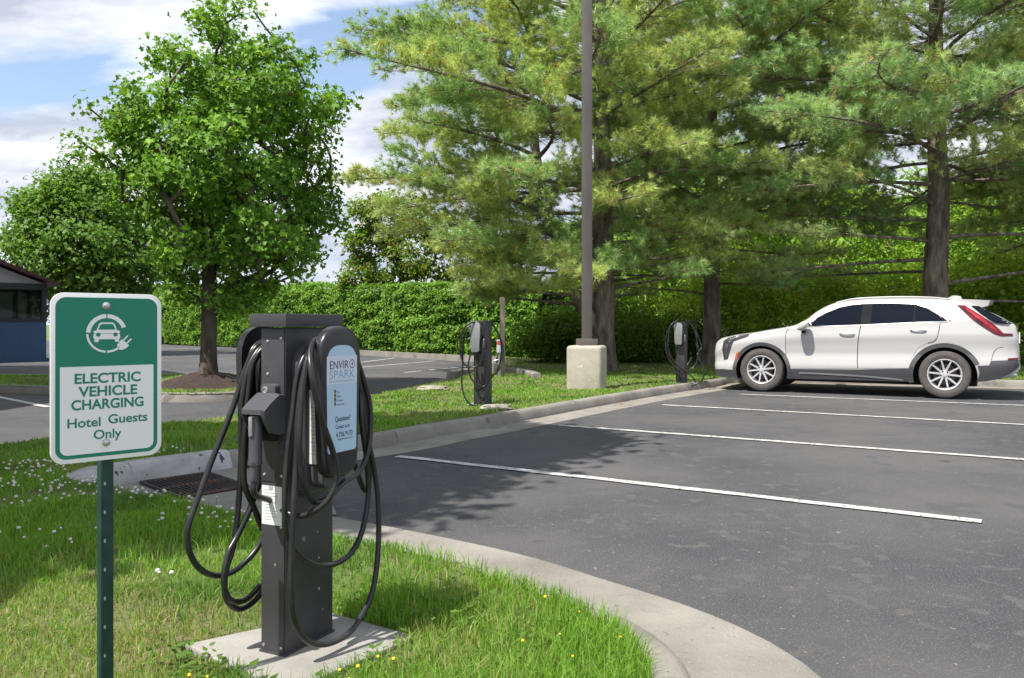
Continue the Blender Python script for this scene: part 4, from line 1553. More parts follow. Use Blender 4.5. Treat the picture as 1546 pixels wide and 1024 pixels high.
c2, pd2 = slim_pedestal(*P2, 'black charging pedestal with a grey face unit between the light pole and the near charger', loops2)
tag(pd2.build('concrete_pad', M_PAD, origin=(*P2, .05)), 'small concrete pad under the middle charging pedestal', 'concrete pad')
q3 = lambda pts, d: lp2(pts, 593, 292, 850, d)
loops3 = [q3([(235, 150), (150, 215), (128, 330), (125, 470), (180, 640), (300, 702), (400, 655), (450, 530), (432, 350), (385, 215), (310, 152)], [-.17, -.2, -.2, -.2, -.2, -.22, -.2, -.18, -.16, -.15, -.14]),
          q3([(340, 148), (430, 190), (470, 290), (505, 390), (520, 460), (470, 530), (505, 620), (532, 700), (512, 795), (440, 850), (330, 862), (240, 800), (200, 700), (215, 560)], [.0, .06, .1, .1, .1, .04, 0, -.02, -.06, -.12, -.18, -.19, -.18, -.16]),
          q3([(110, 400), (140, 520), (220, 640), (330, 722), (400, 780), (430, 830)], [-.18, -.2, -.2, -.2, -.16, -.1]),
          q3([(200, 170), (130, 270), (105, 400), (130, 560), (200, 660), (280, 740), (330, 640), (390, 560)], [-.1, -.12, -.12, -.14, -.17, -.19, -.19, -.1]),
          q3([(450, 200), (470, 330), (468, 440), (505, 540), (500, 590)], .1)]
P3_ = G(1029, 578, .13)
c3, pd3 = slim_pedestal(*P3_, 'black charging pedestal with a grey face unit beside the bonnet of the white car', loops3, .16)
tag(pd3.build('concrete_pad', M_PAD, origin=(*P3_, .05)), 'small concrete pad under the farthest charging pedestal', 'concrete pad')

# ------------------------------------------------------------------ light pole
M_POLE = mat('weathered bronze pole paint', (0.128, 0.112, 0.102), 0.55, (0.098, 0.088, 0.082), 3.0, 5, speck=[(6.0, .68, (.2, .18, .17))], stretch=(1, 1, .25))
M_BASE = mat('pale cast concrete', (0.46, 0.43, 0.36), 0.9, (0.34, 0.31, 0.26), 2.6, 7, .35, .68, bump=.4, bscale=45, speck=[(5.0, .68, (.55, .52, .46))])
lx, ly = G(886, 585, .13)
lp = empty('light_pole', (lx, ly, .10))
tag(lp, 'tall square bronze light pole bolted on a round pale concrete base in the grass', 'light pole')
mb = MB()
mb.box((0, 0, .32), (.60, .52, .85), .075, seg=4)
mb.build('concrete_base', M_BASE, lp, smooth=35).rotation_euler = (0, 0, R(-18))
mb = MB()
mb.box((0, 0, .80), (.31, .31, .11), .008)
mb.build('base_cover', M_POLE, lp, smooth=30).rotation_euler = (0, 0, R(8))
mb = MB()
mb.box((0, 0, 4.6), (.155, .155, 7.6), .014)
mb.build('pole', M_POLE, lp, smooth=30).rotation_euler = (0, 0, R(8))
mb = MB()
mb.box((0, -.55, 8.35), (.42, .6, .2), .03)
mb.box((0, -.15, 8.35), (.08, .4, .06), .01)
mb.build('lamp_head', M_POLE, lp, smooth=30)

# wooden post with a small box
M_WOOD = mat('weathered grey timber', (0.34, 0.29, 0.23), 0.9, (0.2, 0.17, 0.14), 6.0, 6, stretch=(1, 1, .12), bump=.5, bscale=30)
M_RED = mat('faded red sticker', (0.55, 0.12, 0.10), 0.5)
M_BOXW = mat('pale box plastic', (0.62, 0.65, 0.70), 0.45)
wx, wy = G(758.5, 567, .13)
wp = empty('wooden_post', (wx, wy, float(lawn_z(wx, wy)) - .02), R(20))
tag(wp, 'weathered square timber post in the grass in front of the hedge', 'post')
mb = MB()
mb.box((0, 0, .84), (.092, .092, 1.68), .01)
mb.build('timber', M_WOOD, wp, smooth=30)
mb = MB()
mb.box((-.10, -.09, .66), (.10, .09, .28), .02, m=0)
mb.box((-.10, -.0925, .725), (.102, .09, .11), .02, m=1)
mb.build('meter_box', [M_BOXW, M_RED], wp, smooth=35)
mb = MB()
mb.tube([(-.10, -.08, .0), (-.10, -.08, .55)], .024, 8)
mb.tube([(-.22, -.05, .0), (-.22, -.05, .36), (-.10, -.08, .38)], .014, 8)
mb.build('conduit', M_GALV, wp, smooth=50)

# slim lamp post far left behind the porch tree
mb = MB()
tp = P3(196.5, 440, 38)
mb.tube([(tp.x, tp.y, 0), (tp.x, tp.y, 4.6)], .055, 8)
mb.lathe([(.05, 4.6), (.22, 4.62), (.2, 4.75), (.06, 4.85), (0, 4.85)], 12, Matrix.Translation((tp.x, tp.y, 0)))
tag(mb.build('lamp_post', M_POLE, smooth=40, origin=(tp.x, tp.y, 0)), 'slim grey lamp post among the far left tree leaves above the sign', 'lamp post')

# stones in the grass
M_ROCK = mat('pale stone', (0.36, 0.33, 0.28), 0.9, (0.24, 0.22, 0.19), 8.0, 6, bump=.6, bscale=30)
for px, py, r, lab in ((652, 588, .17, 'flat pale stone on the lawn edge left of the middle charging pedestal'), (748, 619, .13, 'flat pale stone by the kerb right of the middle charging pedestal')):
    x, y = G(px, py, .13)
    bm = bmesh.new()
    bmesh.ops.create_icosphere(bm, subdivisions=3, radius=r)
    for v_ in bm.verts:
        n_ = v_.co.normalized()
        k_ = .8 + .5 * float(vnoise(n_.x * 1.7 + 5, n_.y * 1.7 + n_.z * 2.1, 1.2))
        v_.co = Vector((v_.co.x * k_ * 1.5, v_.co.y * k_, v_.co.z * k_ * .33))
    mb = MB().frombm(bm)
    ro = mb.build('stone', M_ROCK, smooth=50)
    ro.location = (x, y, float(lawn_z(x, y)) + .02)
    tag(ro, lab, 'stone')
M_LEAFD = mat('dry brown leaf', (0.25, 0.10, 0.04), 0.8, (0.30, 0.17, 0.07), 30.0)
rng = np.random.RandomState(44)
gp = offset(PF, -.12)
lm = None
for k in range(14):
    i = rng.randint(55, len(PF) - 14)
    p = gp[i] + rng.normal(size=2) * .09
    if lm is None:
        mb = MB()
        sh = [(0, 0), (.018, .012), (.03, .03), (.024, .05), (0, .075), (-.022, .05), (-.03, .028), (-.016, .012)]
        mb.add([(x, y, .012 + 9 * x * x + 2.5 * (y - .035) ** 2) for x, y in sh] + [(x, y, .009 + 9 * x * x + 2.5 * (y - .035) ** 2) for x, y in sh], [tuple(range(8)), tuple(range(15, 7, -1))] + [(a, 8 + a, 8 + (a + 1) % 8, (a + 1) % 8) for a in range(8)])
        lm = mb.build('dry_leaf', M_LEAFD)
        tag(lm, 'small dry brown leaf lying in the gutter below the far kerb', 'leaf', 'dry leaves in the gutter')
        o = lm
    else:
        o = dup(lm)
    o.location = (p[0], p[1], .002)
    o.rotation_euler = (0, 0, rng.rand() * 6.28)
    s_ = .7 + .6 * rng.rand()
    o.scale = (s_, s_, s_)
# ------------------------------------------------------------------ porch and hotel
M_WALLB = mat('wall toned blue for shade', (0.045, 0.095, 0.20), 0.7, (0.04, 0.085, 0.18), 2.0, bump=.1)  # the blue shade on the wall is put into its base colour
M_FRAME = mat('dark bronze window frame', (0.025, 0.026, 0.035), 0.45)
M_DGLASS = bpy.data.materials.new('dark window glass')
M_DGLASS.use_nodes = True
t_ = M_DGLASS.node_tree
b_ = t_.nodes['Principled BSDF']
b_.inputs['Base Color'].default_value = (.01, .012, .012, 1)
b_.inputs['Roughness'].default_value = .04
tp_ = nd(t_, 'ShaderNodeBsdfTransparent')
tp_.inputs[0].default_value = (.55, .6, .55, 1)
mx_ = nd(t_, 'ShaderNodeMixShader', inp={0: .55})
t_.links.new(b_.outputs[0], mx_.inputs[1])
t_.links.new(tp_.outputs[0], mx_.inputs[2])
t_.links.new(mx_.outputs[0], t_.nodes['Material Output'].inputs[0])
M_GABLE = mat('pale gable panel', (0.42, 0.40, 0.44), 0.7)
M_ROOF = mat('dark red metal roof edge', (0.07, 0.02, 0.025), 0.5)
M_STUCCO = mat('cream stucco', (0.55, 0.5, 0.43), 0.85, (0.5, 0.45, 0.39), 1.0, bump=.2)

pr = empty('porch', (-17.2, 24.85, 0), R(47))
tag(pr, 'small glazed porch with lower wall toned blue for shade and dark red roof edge', 'porch')
XR, D = 2.95, 3.0                              # right corner offset, depth
mb = MB()
mb.box((-.9, D / 2, .70), (2 * XR + 1.8 - .0, D, 1.18), .0)
mb.box((-.9, D / 2, .05), (2 * XR + 1.9, D + .1, .12))
mb.build('wall', M_WALLB, pr)
mb = MB()
mb.box((-.9, D / 2, 1.335), (2 * XR + 1.84, D + .04, .09))
mb.box((-.9, D / 2, 2.42), (2 * XR + 1.84, D + .04, .20))
for x in (-4.7, -2.9, -1.1, .7, 2.42, XR - .06):
    if x == 2.42:
        continue
    mb.box((x, .06, 1.85), (.15, .12, .96))
    mb.box((x, D - .06, 1.85), (.15, .12, .96))
mb.box((XR - .06, D / 2, 1.85), (.12, .12, .96))
mb.build('window_frame', M_FRAME, pr)
mb = MB()
mb.box((-.9, .06, 1.85), (2 * XR + 1.6, .02, .95))
mb.box((-.9, D - .06, 1.85), (2 * XR + 1.6, .02, .95))
mb.box((XR - .07, D / 2, 1.85), (.02, D - .2, .95))
mb.build('window', M_DGLASS, pr)
mb = MB()
MG = lambda y: Matrix(((1, 0, 0, 0), (0, 0, 1, y), (0, 1, 0, 0), (0, 0, 0, 1)))
xl = -1.8 - XR
mb.prism([(XR - .05, 2.52), (-.9, 3.98), (xl + .05, 2.52)], .02, D - .02, MG(0))
mb.build('gable', M_GABLE, pr)
mb = MB()
mb.prism([(XR + .32, 2.44), (XR + .32, 2.55), (-.9, 4.17), (xl - .32, 2.55), (xl - .32, 2.44), (-.9, 4.05)], -.3, D + .3, MG(0))
mb.build('roof', M_ROOF, pr)

# the hotel stands out of frame to the left; it casts the shade over the far left of the road
ht = empty('hotel', (-26, 10, 0))
tag(ht, 'cream hotel wing outside the left edge whose shade lies on the back road', 'hotel')
fp = [(-12.5, 6.8), (-12.3, 14.5), (-16.5, 19.5), (-40, 19.5), (-40, 6.8)]
mb = MB()
mb.prism([(x + 26, y - 10) for x, y in fp], 0, 11.0)
mb.build('wall', M_STUCCO, ht)
mb = MB()
cxr, cyr = -30, 12
mb.prism([((x - cxr) * 1.03 + cxr + 26, (y - cyr) * 1.03 + cyr - 10) for x, y in fp], 11.003, 11.35)
mb.build('roof', M_ROOF, ht)
for (ax_, ay_), (bx_, by_), k in ((fp[0], fp[1], 3), (fp[1], fp[2], 4)):
    for fl in range(3):
        for i in range(k):
            t = (i + .5) / k
            x, y = ax_ + (bx_ - ax_) * t + 26, ay_ + (by_ - ay_) * t - 10
            mb = MB()
            rot = Matrix.Rotation(math.atan2(by_ - ay_, bx_ - ax_), 3, 'Z')
            mb.box((x, y, 1.9 + 3.2 * fl), (1.3, .12, 1.4), rot=rot)
            mb.build('window', M_DGLASS, ht)

# ------------------------------------------------------------------ the white car
M_CLAD = mat('charcoal cladding plastic', (0.065, 0.066, 0.074), 0.55)
M_TINT = mat('tinted car glass', (0.003, 0.005, 0.012), 0.02, spec=0.24)
M_PILL = mat('black pillar trim', (0.008, 0.008, 0.010), 0.08, spec=.3)
M_TYRE = mat('tyre rubber', (0.075, 0.066, 0.064), 0.8, (0.095, 0.085, 0.082), 9.0)
M_ALLOY = mat('silver alloy', (0.60, 0.595, 0.61), 0.3, metal=0.35)
M_DARK = mat('dark wheel well', (0.012, 0.012, 0.013), 0.9)
M_SEAM = mat('panel gap', (0.03, 0.03, 0.03), 0.8)
M_REDL = mat('red lamp lens', (0.16, 0.005, 0.010), 0.12, (0.05, 0.003, 0.010), 9.0, coat=.3)
M_REDL2 = mat('bright red lamp strip', (0.42, 0.02, 0.03), 0.2, (0.25, 0.01, 0.02), 14.0)
M_HEADL = mat('dark headlamp lens', (0.045, 0.045, 0.055), 0.08, coat=.5)
M_CHROME = mat('satin chrome', (0.7, 0.7, 0.71), 0.18, metal=0.9)
M_AMBER = mat('amber side marker', (0.75, 0.10, 0.015), 0.3)

CS = 1.04
ca = math.atan2(-.495, .869)
Xa, Ya = np.array((math.cos(ca), math.sin(ca))), np.array((-math.sin(ca), math.cos(ca)))
wf = np.array((4.42, 14.70)) - .88 * CS * Xa + .935 * CS * Ya
car = empty('white_car', (*wf, .012), ca, CS)
tag(car, 'white five door crossover car parked nose in at the kerb in the last bay', 'car')

ip = lambda x, xs, ys: float(np.interp(x, xs, ys))


def smooth_ip(xs, ys):
    """monotone-ish smooth interpolation (cosine blended slopes)"""
    xs, ys = np.array(xs, float), np.array(ys, float)
    d = np.diff(ys) / np.diff(xs)
    m = np.zeros(len(xs))
    m[0], m[-1] = d[0], d[-1]
    for i in range(1, len(xs) - 1):
        m[i] = 0 if d[i - 1] * d[i] <= 0 else 2 * d[i - 1] * d[i] / (d[i - 1] + d[i])

    def f(x):
        i = int(np.clip(np.searchsorted(xs, x) - 1, 0, len(xs) - 2))
        h = xs[i + 1] - xs[i]
        t = np.clip((x - xs[i]) / h, 0, 1)
        return ys[i] * (1 + 2 * t) * (1 - t) ** 2 + h * m[i] * t * (1 - t) ** 2 + ys[i + 1] * t * t * (3 - 2 * t) - h * m[i + 1] * t * t * (1 - t)
    return f


f_w = smooth_ip([0, .06, .15, .3, .5, .9, 1.4, 2.4, 3.4, 3.9, 4.2, 4.45, 4.58, 4.64, 4.67], [.66, .79, .855, .895, .915, .928, .93, .935, .935, .925, .90, .86, .80, .73, .62])
f_zt = smooth_ip([0, .06, .16, .3, .42, .70, .94, 1.18, 1.38, 1.56, 1.76, 2.01, 2.27, 2.58, 3.07, 3.48, 3.8, 4.0, 4.12, 4.25, 4.40, 4.52, 4.60, 4.635, 4.655, 4.67],
                 [.76, .85, .92, .952, .978, 1.015, 1.06, 1.10, 1.145, 1.25, 1.395, 1.515, 1.583, 1.604, 1.600, 1.585, 1.545, 1.505, 1.45, 1.37, 1.28, 1.20, 1.15, 1.02, .82, .62])
f_zb = smooth_ip([0, .1, .25, .46, 1.3, 3.1, 4.0, 4.35, 4.55, 4.67], [.32, .25, .21, .20, .215, .225, .25, .30, .36, .46])
f_belt = smooth_ip([0, 1.2, 1.6, 2.4, 3.2, 3.7, 4.3, 4.67], [1.0, 1.06, 1.095, 1.125, 1.165, 1.185, 1.20, 1.15])
f_sh = smooth_ip([0, .3, .8, 1.3, 2.4, 3.4, 4.2, 4.67], [.62, .78, .88, .94, .97, 1.0, 1.0, .92])
f_drop = smooth_ip([0, .3, 1.2, 1.7, 2.2, 2.6, 3.4, 3.9, 4.2, 4.67], [.05, .045, .05, .05, .085, .10, .10, .09, .06, .04])


def section(x):
    W, zt, zb = f_w(x), f_zt(x), f_zb(x)
    zbelt = min(f_belt(x), zt - .055)
    zsh = min(f_sh(x), zbelt - .05)
    zr = max(zt - f_drop(x), zbelt + .01)
    c = float(np.clip((zt - zbelt - .10) / .28, 0, 1))
    c = c * c * (3 - 2 * c)
    lo = max(zb + .02, .22)
    h = (zsh - lo)
    yb = .955 * W
    yr = yb - .010 - (zr - zbelt) * .45
    hood_y = [.935, .885, .81, .70, .52, .27]
    r = [(0, zb), (.80 * W, zb), (.95 * W, lo), (.985 * W, lo + h * .18), (1.0 * W, lo + h * .31), (.980 * W, lo + h * .46), (.958 * W, lo + h * .56), (.972 * W, lo + h * .80), (.992 * W, zsh - .03), (.985 * W, zsh + .02), (.965 * W, (zsh + zbelt) / 2 + .01), (yb, zbelt)]
    cab_ = [(yb - .005, zbelt + .012)]
    for t in (.33, .66, 1.0):
        cab_.append((yb - .010 - (zr - zbelt) * t * .45 * (.94 + .06 * t), zbelt + .012 + (zr - zbelt - .012) * t))
    cab_ += [(yr - .05, zr + (zt - zr) * .52), (yr - .15, zr + (zt - zr) * .80)]
    hd_ = [(k * W, zbelt + (zt - zbelt) * q) for k, q in zip(hood_y, (.30, .52, .70, .83, .93, .985))]
    for a, b in zip(cab_, hd_):
        r.append((a[0] * c + b[0] * (1 - c), a[1] * c + b[1] * (1 - c)))
    r.append((.28 * W * c + .12 * W * (1 - c), zt - .004))
    r.append((0, zt))
    return r


def ysurf(x, z):
    s_ = section(float(np.clip(x, 0.0, 4.669)))
    s_ = s_[2:16]
    zz = [p[1] for p in s_]
    return float(np.interp(z, zz, [p[0] for p in s_]))


xs = np.unique(np.concatenate([np.linspace(0, .5, 18), np.linspace(.5, 4.1, 80), np.linspace(4.1, 4.67, 28)]))
vs, fs = [], []
nr = len(section(1.0))
full = 2 * nr - 2
for x in xs:
    s_ = section(x)
    for y, z in s_:
        vs.append((x, -y, z))
    for y, z in s_[-2:0:-1]:
        vs.append((x, y, z))
for i in range(len(xs) - 1):
    for a in range(full):
        b = (a + 1) % full
        fs.append((i * full + a, i * full + b, (i + 1) * full + b, (i + 1) * full + a))
fs.append(tuple(range(full - 1, -1, -1)))
fs.append(tuple((len(xs) - 1) * full + a for a in range(full)))
me = bpy.data.meshes.new('body')
me.from_pydata(vs, [], fs)
bm = bmesh.new(); bm.from_mesh(me)
bmesh.ops.recalc_face_normals(bm, faces=bm.faces)
bm.to_mesh(me); bm.free()
bodyo = link('body', me, [M_WHITE, M_DARK], car)
AX, AR, AZ = (.88, 3.66), (.435, .445), .345
cut = MB()
for x, r in zip(AX, AR):
    for sy in (-1, 1):
        cut.lathe([(0, -.22), (r, -.22), (r, .22), (0, .22)], 48, Matrix.Translation((x, sy * .86, AZ)) @ Matrix.Rotation(R(90), 4, 'X'), m=0)
cut_o = cut.build('wheel_cut', [M_DARK])
md = bodyo.modifiers.new('arches', 'BOOLEAN')
md.operation, md.solver, md.object = 'DIFFERENCE', 'EXACT', cut_o
md.material_mode = 'TRANSFER'
bpy.context.view_layer.update()
# evaluate at the origin so both share one space
cut_o.matrix_world = car.matrix_world.copy()
bpy.context.view_layer.update()
dg = bpy.context.evaluated_depsgraph_get()
me2 = bpy.data.meshes.new_from_object(bodyo.evaluated_get(dg))
bodyo.modifiers.clear()
bodyo.data = me2
me2.name = 'body'
me2.polygons.foreach_set('use_smooth', [True] * len(me2.polygons))
me2.set_sharp_from_angle(angle=R(32))
bpy.data.objects.remove(cut_o)
print('body materials', [m.name for m in me2.materials])


def panel(mb, outline, off, th=.012, sy=-1, sp=.05, m=None):
    """sheet over the car's side inside an (x, z) outline, standing `off` proud, with its rim turned in"""
    o = [Vector(p) for p in outline]
    dense = []
    for a, b in zip(o, o[1:] + o[:1]):
        k = max(1, int((b - a).length / sp))
        dense += [a + (b - a) * i / k for i in range(k)]
    pl = [tuple(p) for p in dense]
    lo, hi = np.min(pl, 0), np.max(pl, 0)
    V2, F2 = sheet(pl, lambda x, y: 0 * x, [(sp, lo[0] + sp * .37, hi[0], lo[1] + sp * .41, hi[1])])
    P = [(x, z) for x, z, _ in V2]
    base = [(x, sy * (ysurf(x, z) + off), z) for x, z in P]
    nb = len(pl)
    rim = [(x, sy * (ysurf(x, z) + off - th), z) for x, z in pl]
    k = len(base)
    fs = []
    for f in F2:
        a = np.array([P[i] for i in f])
        ar = sum(a[i][0] * a[(i + 1) % len(a)][1] - a[(i + 1) % len(a)][0] * a[i][1] for i in range(len(a)))
        want = ar > 0 if sy < 0 else ar < 0
        fs.append(tuple(f) if want else tuple(f[::-1]))
    # rim follows the outline vertices (first nb of the sheet are the outline in order)
    for i in range(nb):
        j = (i + 1) % nb
        fs.append((i, j, k + j, k + i))
    mb.add(base + rim, fs, m)


def strip(mb, pts, wd, off, sy=-1, m=None, th=.006):
    P = spline(pts, 6)[:, :2] if len(pts) > 2 else resample(np.array(pts), .05)[0]
    N = rightn(P)
    vs = []
    for p, n in zip(P, N):
        for a in (-1, 1):
            q = p + n * wd / 2 * a
            vs.append((q[0], sy * (ysurf(q[0], q[1]) + off), q[1]))
    mb.add(vs, [(2 * i, 2 * i + 1, 2 * i + 3, 2 * i + 2) for i in range(len(P) - 1)], m)


def ring(x0, z0, r0, r1, a0, a1, n=40):
    o = [(x0 + r1 * math.cos(R(a0 + (a1 - a0) * k / n)), z0 + r1 * math.sin(R(a0 + (a1 - a0) * k / n))) for k in range(n + 1)]
    i = [(x0 + r0 * math.cos(R(a1 + (a0 - a1) * k / n)), z0 + r0 * math.sin(R(a1 + (a0 - a1) * k / n))) for k in range(n + 1)]
    return o + i


fr_win = [(1.690, 1.115), (1.70, 1.170), (1.78, 1.255), (1.93, 1.345), (2.12, 1.425), (2.30, 1.462), (2.475, 1.478), (2.445, 1.142)]
rr_win = [(2.600, 1.150), (2.615, 1.480), (2.90, 1.482), (3.23, 1.460), (3.215, 1.182)]
q_win = [(3.240, 1.184), (3.253, 1.455), (3.42, 1.395), (3.58, 1.285), (3.655, 1.205), (3.655, 1.196)]
fdoor = [(1.335, .40), (1.295, .60), (1.290, .80), (1.300, 1.01), (1.345, 1.070), (1.60, 1.100), (2.450, 1.130), (2.425, .97), (2.405, .78), (2.40, .55), (2.41, .43)]
rdoor = [(2.425, .43), (2.415, .55), (2.42, .78), (2.44, .97), (2.465, 1.131), (3.2, 1.170), (3.60, 1.178), (3.575, 1.05), (3.53, .90), (3.42, .855), (3.30, .78), (3.20, .62), (3.16, .455)]
for sy in (-1, 1):
    # doors with their windows and handles
    for nm, out, win, hx, hz in (('front_door', fdoor, fr_win, 2.255, .988), ('rear_door', rdoor, rr_win, 3.295, 1.048)):
        mb = MB()
        panel(mb, out, .0035, .01, sy, .045)
        do = mb.build(nm, M_WHITE, car, smooth=25)
        mb = MB()
        panel(mb, win, .0105, .016, sy, .05)
        mb.build('window', M_TINT, do, smooth=40)
        mb = MB()
        yy = ysurf(hx, hz)
        mb.tube(spline([(hx - .115, sy * (yy + .004), hz), (hx - .09, sy * (yy + .026), hz + .004), (hx, sy * (yy + .032), hz + .004), (hx + .085, sy * (yy + .026), hz - .002), (hx + .115, sy * (yy + .004), hz - .006)], 5), [.008] + [.0115] * 19 + [.008], 8) if False else \
            mb.tube(spline([(hx - .115, sy * (yy + .004), hz), (hx - .09, sy * (yy + .026), hz + .004), (hx, sy * (yy + .032), hz + .004), (hx + .085, sy * (yy + .026), hz - .002), (hx + .115, sy * (yy + .004), hz - .006)], 5), .0115, 8)
        mb.build('handle', M_CHROME, do, smooth=50)
    mb = MB()
    strip(mb, [(1.327, .40), (1.288, .60), (1.283, .80), (1.291, 1.01), (1.340, 1.076)], .009, .0012, sy)
    mb.build('panel_gap', M_SEAM, car); mb = MB()
    strip(mb, [(2.4175, .43), (2.4075, .55), (2.4125, .78), (2.4325, .97), (2.4575, 1.130)], .012, .0012, sy)
    mb.build('panel_gap', M_SEAM, car); mb = MB()
    strip(mb, [(3.60, 1.178), (3.583, 1.05), (3.538, .895), (3.43, .845)], .009, .0012, sy)
    mb.build('panel_gap', M_SEAM, car); mb = MB()
    strip(mb, [(3.50, 1.455), (3.66, 1.345), (3.80, 1.215)], .006, .0012, sy)
    mb.build('panel_gap', M_SEAM, car); mb = MB()
    strip(mb, [(4.285, .60), (4.31, .70), (4.36, .78), (4.44, .80)], .008, .0012, sy)
    mb.build('panel_gap', M_SEAM, car)
    mb = MB()
    panel(mb, q_win, .0105, .016, sy, .05)
    mb.build('quarter_window', M_TINT, car, smooth=40)
    mb = MB()
    panel(mb, [(2.435, 1.140), (2.462, 1.477), (2.630, 1.481), (2.612, 1.150)], .0095, .008, sy, .05)
    mb.build('pillar_trim', M_PILL, car, smooth=40); mb = MB()
    panel(mb, [(3.195, 1.178), (3.205, 1.464), (3.27, 1.452), (3.262, 1.182)], .0095, .008, sy, .05)
    mb.build('pillar_trim', M_PILL, car, smooth=40); mb = MB()
    panel(mb, [(1.605, 1.107), (1.72, 1.205), (1.70, 1.172), (1.683, 1.112)], .0032, .008, sy, .05)
    mb.build('pillar_trim', M_PILL, car, smooth=40); mb = MB()
    panel(mb, [(3.655, 1.19), (3.60, 1.28), (3.68, 1.235), (3.76, 1.192)], .0032, .008, sy, .05)
    mb.build('pillar_trim', M_PILL, car, smooth=40)
    mb = MB()
    strip(mb, [(1.62, 1.105), (2.45, 1.136), (3.2, 1.176), (3.70, 1.188)], .014, .006, sy)
    mb.build('window_strip', M_CHROME, car); mb = MB()
    strip(mb, [(1.62, 1.115), (1.76, 1.265), (1.92, 1.362), (2.12, 1.443), (2.32, 1.482), (2.6, 1.496), (2.9, 1.496), (3.24, 1.473), (3.44, 1.405), (3.6, 1.295), (3.72, 1.19)], .010, .005, sy)
    mb.build('window_strip', M_CHROME, car)
    # cladding: sill, arches, bumpers
    mb = MB()
    panel(mb, [(1.30, .232), (3.17, .25), (3.17, .452), (2.4, .412), (1.32, .392)], .009, .03, sy, .06)
    mb.build('sill_cladding', M_CLAD, car, smooth=30)
    mb = MB()
    strip(mb, [(1.50, .325), (1.62, .332), (2.4, .312), (3.0, .272), (3.08, .262)], .028, .016, sy)
    mb.build('sill_strip', M_SILVER, car, smooth=30)
    mb = MB()
    panel(mb, ring(.88, AZ, .432, .492, -14, 200), .014, .05, sy, .035)
    mb.build('arch_trim', M_CLAD, car, smooth=30); mb = MB()
    panel(mb, ring(3.66, AZ, .442, .510, 24, 194), .014, .05, sy, .035)
    mb.build('arch_trim', M_CLAD, car, smooth=30)
    mb = MB()
    panel(mb, [(.03, .345), (.08, .235), (.30, .215), (.41, .225), (.40, .352), (.2, .362)], .008, .03, sy, .04)
    mb.build('front_bumper_trim', M_CLAD, car, smooth=30)
    mb = MB()
    panel(mb, [(4.09, .275), (4.36, .315), (4.53, .40), (4.645, .50), (4.66, .615), (4.28, .592), (4.255, .525), (4.10, .515), (4.13, .42), (4.115, .34)], .010, .03, sy, .035)
    mb.build('rear_bumper_trim', M_CLAD, car, smooth=30)
    # lamps
    mb = MB()
    panel(mb, [(.70, .988), (.50, .96), (.30, .915), (.215, .85), (.195, .70), (.225, .52), (.29, .54), (.345, .72), (.405, .850), (.64, .935)], .007, .02, sy, .03)
    hl_ = mb.build('headlight', M_HEADL, car, smooth=40)
    mb = MB()
    panel(mb, [(.26, .80), (.235, .70), (.25, .56), (.285, .58), (.295, .70), (.31, .80)], .009, .01, sy, .03)
    mb.build('lens', M_CLAD, hl_, smooth=40)
    mb = MB()
    strip(mb, [(.66, .972), (.48, .935), (.36, .885), (.32, .83)], .014, .009, sy)
    mb.build('light_strip', M_CHROME, hl_)
    mb = MB()
    panel(mb, [(.418, .545), (.448, .640), (.490, .672), (.466, .58), (.45, .54)], .016, .02, sy, .03)
    mb.build('side_marker', M_AMBER, car, smooth=40)
    mb = MB()
    panel(mb, [(3.825, 1.443), (3.93, 1.438), (4.13, 1.295), (4.30, 1.165), (4.40, 1.06), (4.44, 1.010), (4.56, 1.005), (4.57, .972), (4.42, .965), (4.32, 1.0), (4.18, 1.10), (4.015, 1.235)], .010, .02, sy, .035)
    tl_ = mb.build('taillight', M_REDL, car, smooth=40)
    mb = MB()
    panel(mb, [(3.93, 1.395), (3.98, 1.385), (4.14, 1.262), (4.29, 1.135), (4.37, 1.03), (4.30, 1.075), (4.15, 1.195)], .013, .01, sy, .03)
    mb.build('light_strip', M_REDL2, tl_, smooth=40)
    mb = MB()
    panel(mb, [(4.50, .605), (4.64, .615), (4.64, .645), (4.50, .635)], .016, .02, sy, .03)
    mb.build('reflector', M_REDL, car)
    # mirror
    bm = bmesh.new()
    bmesh.ops.create_icosphere(bm, subdivisions=3, radius=1)
    for v_ in bm.verts:
        x, y, z = v_.co
        n_ = max(abs(x), abs(y), abs(z))
        v_.co = Vector((x, y, z)) * (.55 + .45 / max(n_, .5) * .75)
        v_.co.x *= .088; v_.co.y *= .125; v_.co.z *= .092
        v_.co.x += .05 * v_.co.z / .1
    mb = MB().frombm(bm)
    mb.xf(Matrix.Translation((1.595, sy * 1.05, 1.118)))
    mo_ = mb.build('side_mirror', M_WHITE, car, smooth=60)
    mb = MB()
    mb.box((1.585, sy * .955, 1.03), (.07, .12, .07), .02)
    mb.build('mirror_foot', M_PILL, mo_, smooth=40)
    mb = MB()
    mb.tube(spline([(2.05, sy * .665, 1.505), (2.35, sy * .665, 1.565), (2.9, sy * .66, 1.585), (3.4, sy * .655, 1.572), (3.72, sy * .65, 1.54)], 6), .013, 8)
    mb.build('roof_rail', M_WHITE, car, smooth=60)

    mb = MB()
    panel(mb, [(4.02, 1.435), (4.12, 1.425), (4.28, 1.325), (4.42, 1.24), (4.56, 1.155), (4.44, 1.150), (4.335, 1.168), (4.15, 1.305)], .022, .024, sy, .03)
    mb.build('rear_side_glass', M_TINT, car, smooth=40)
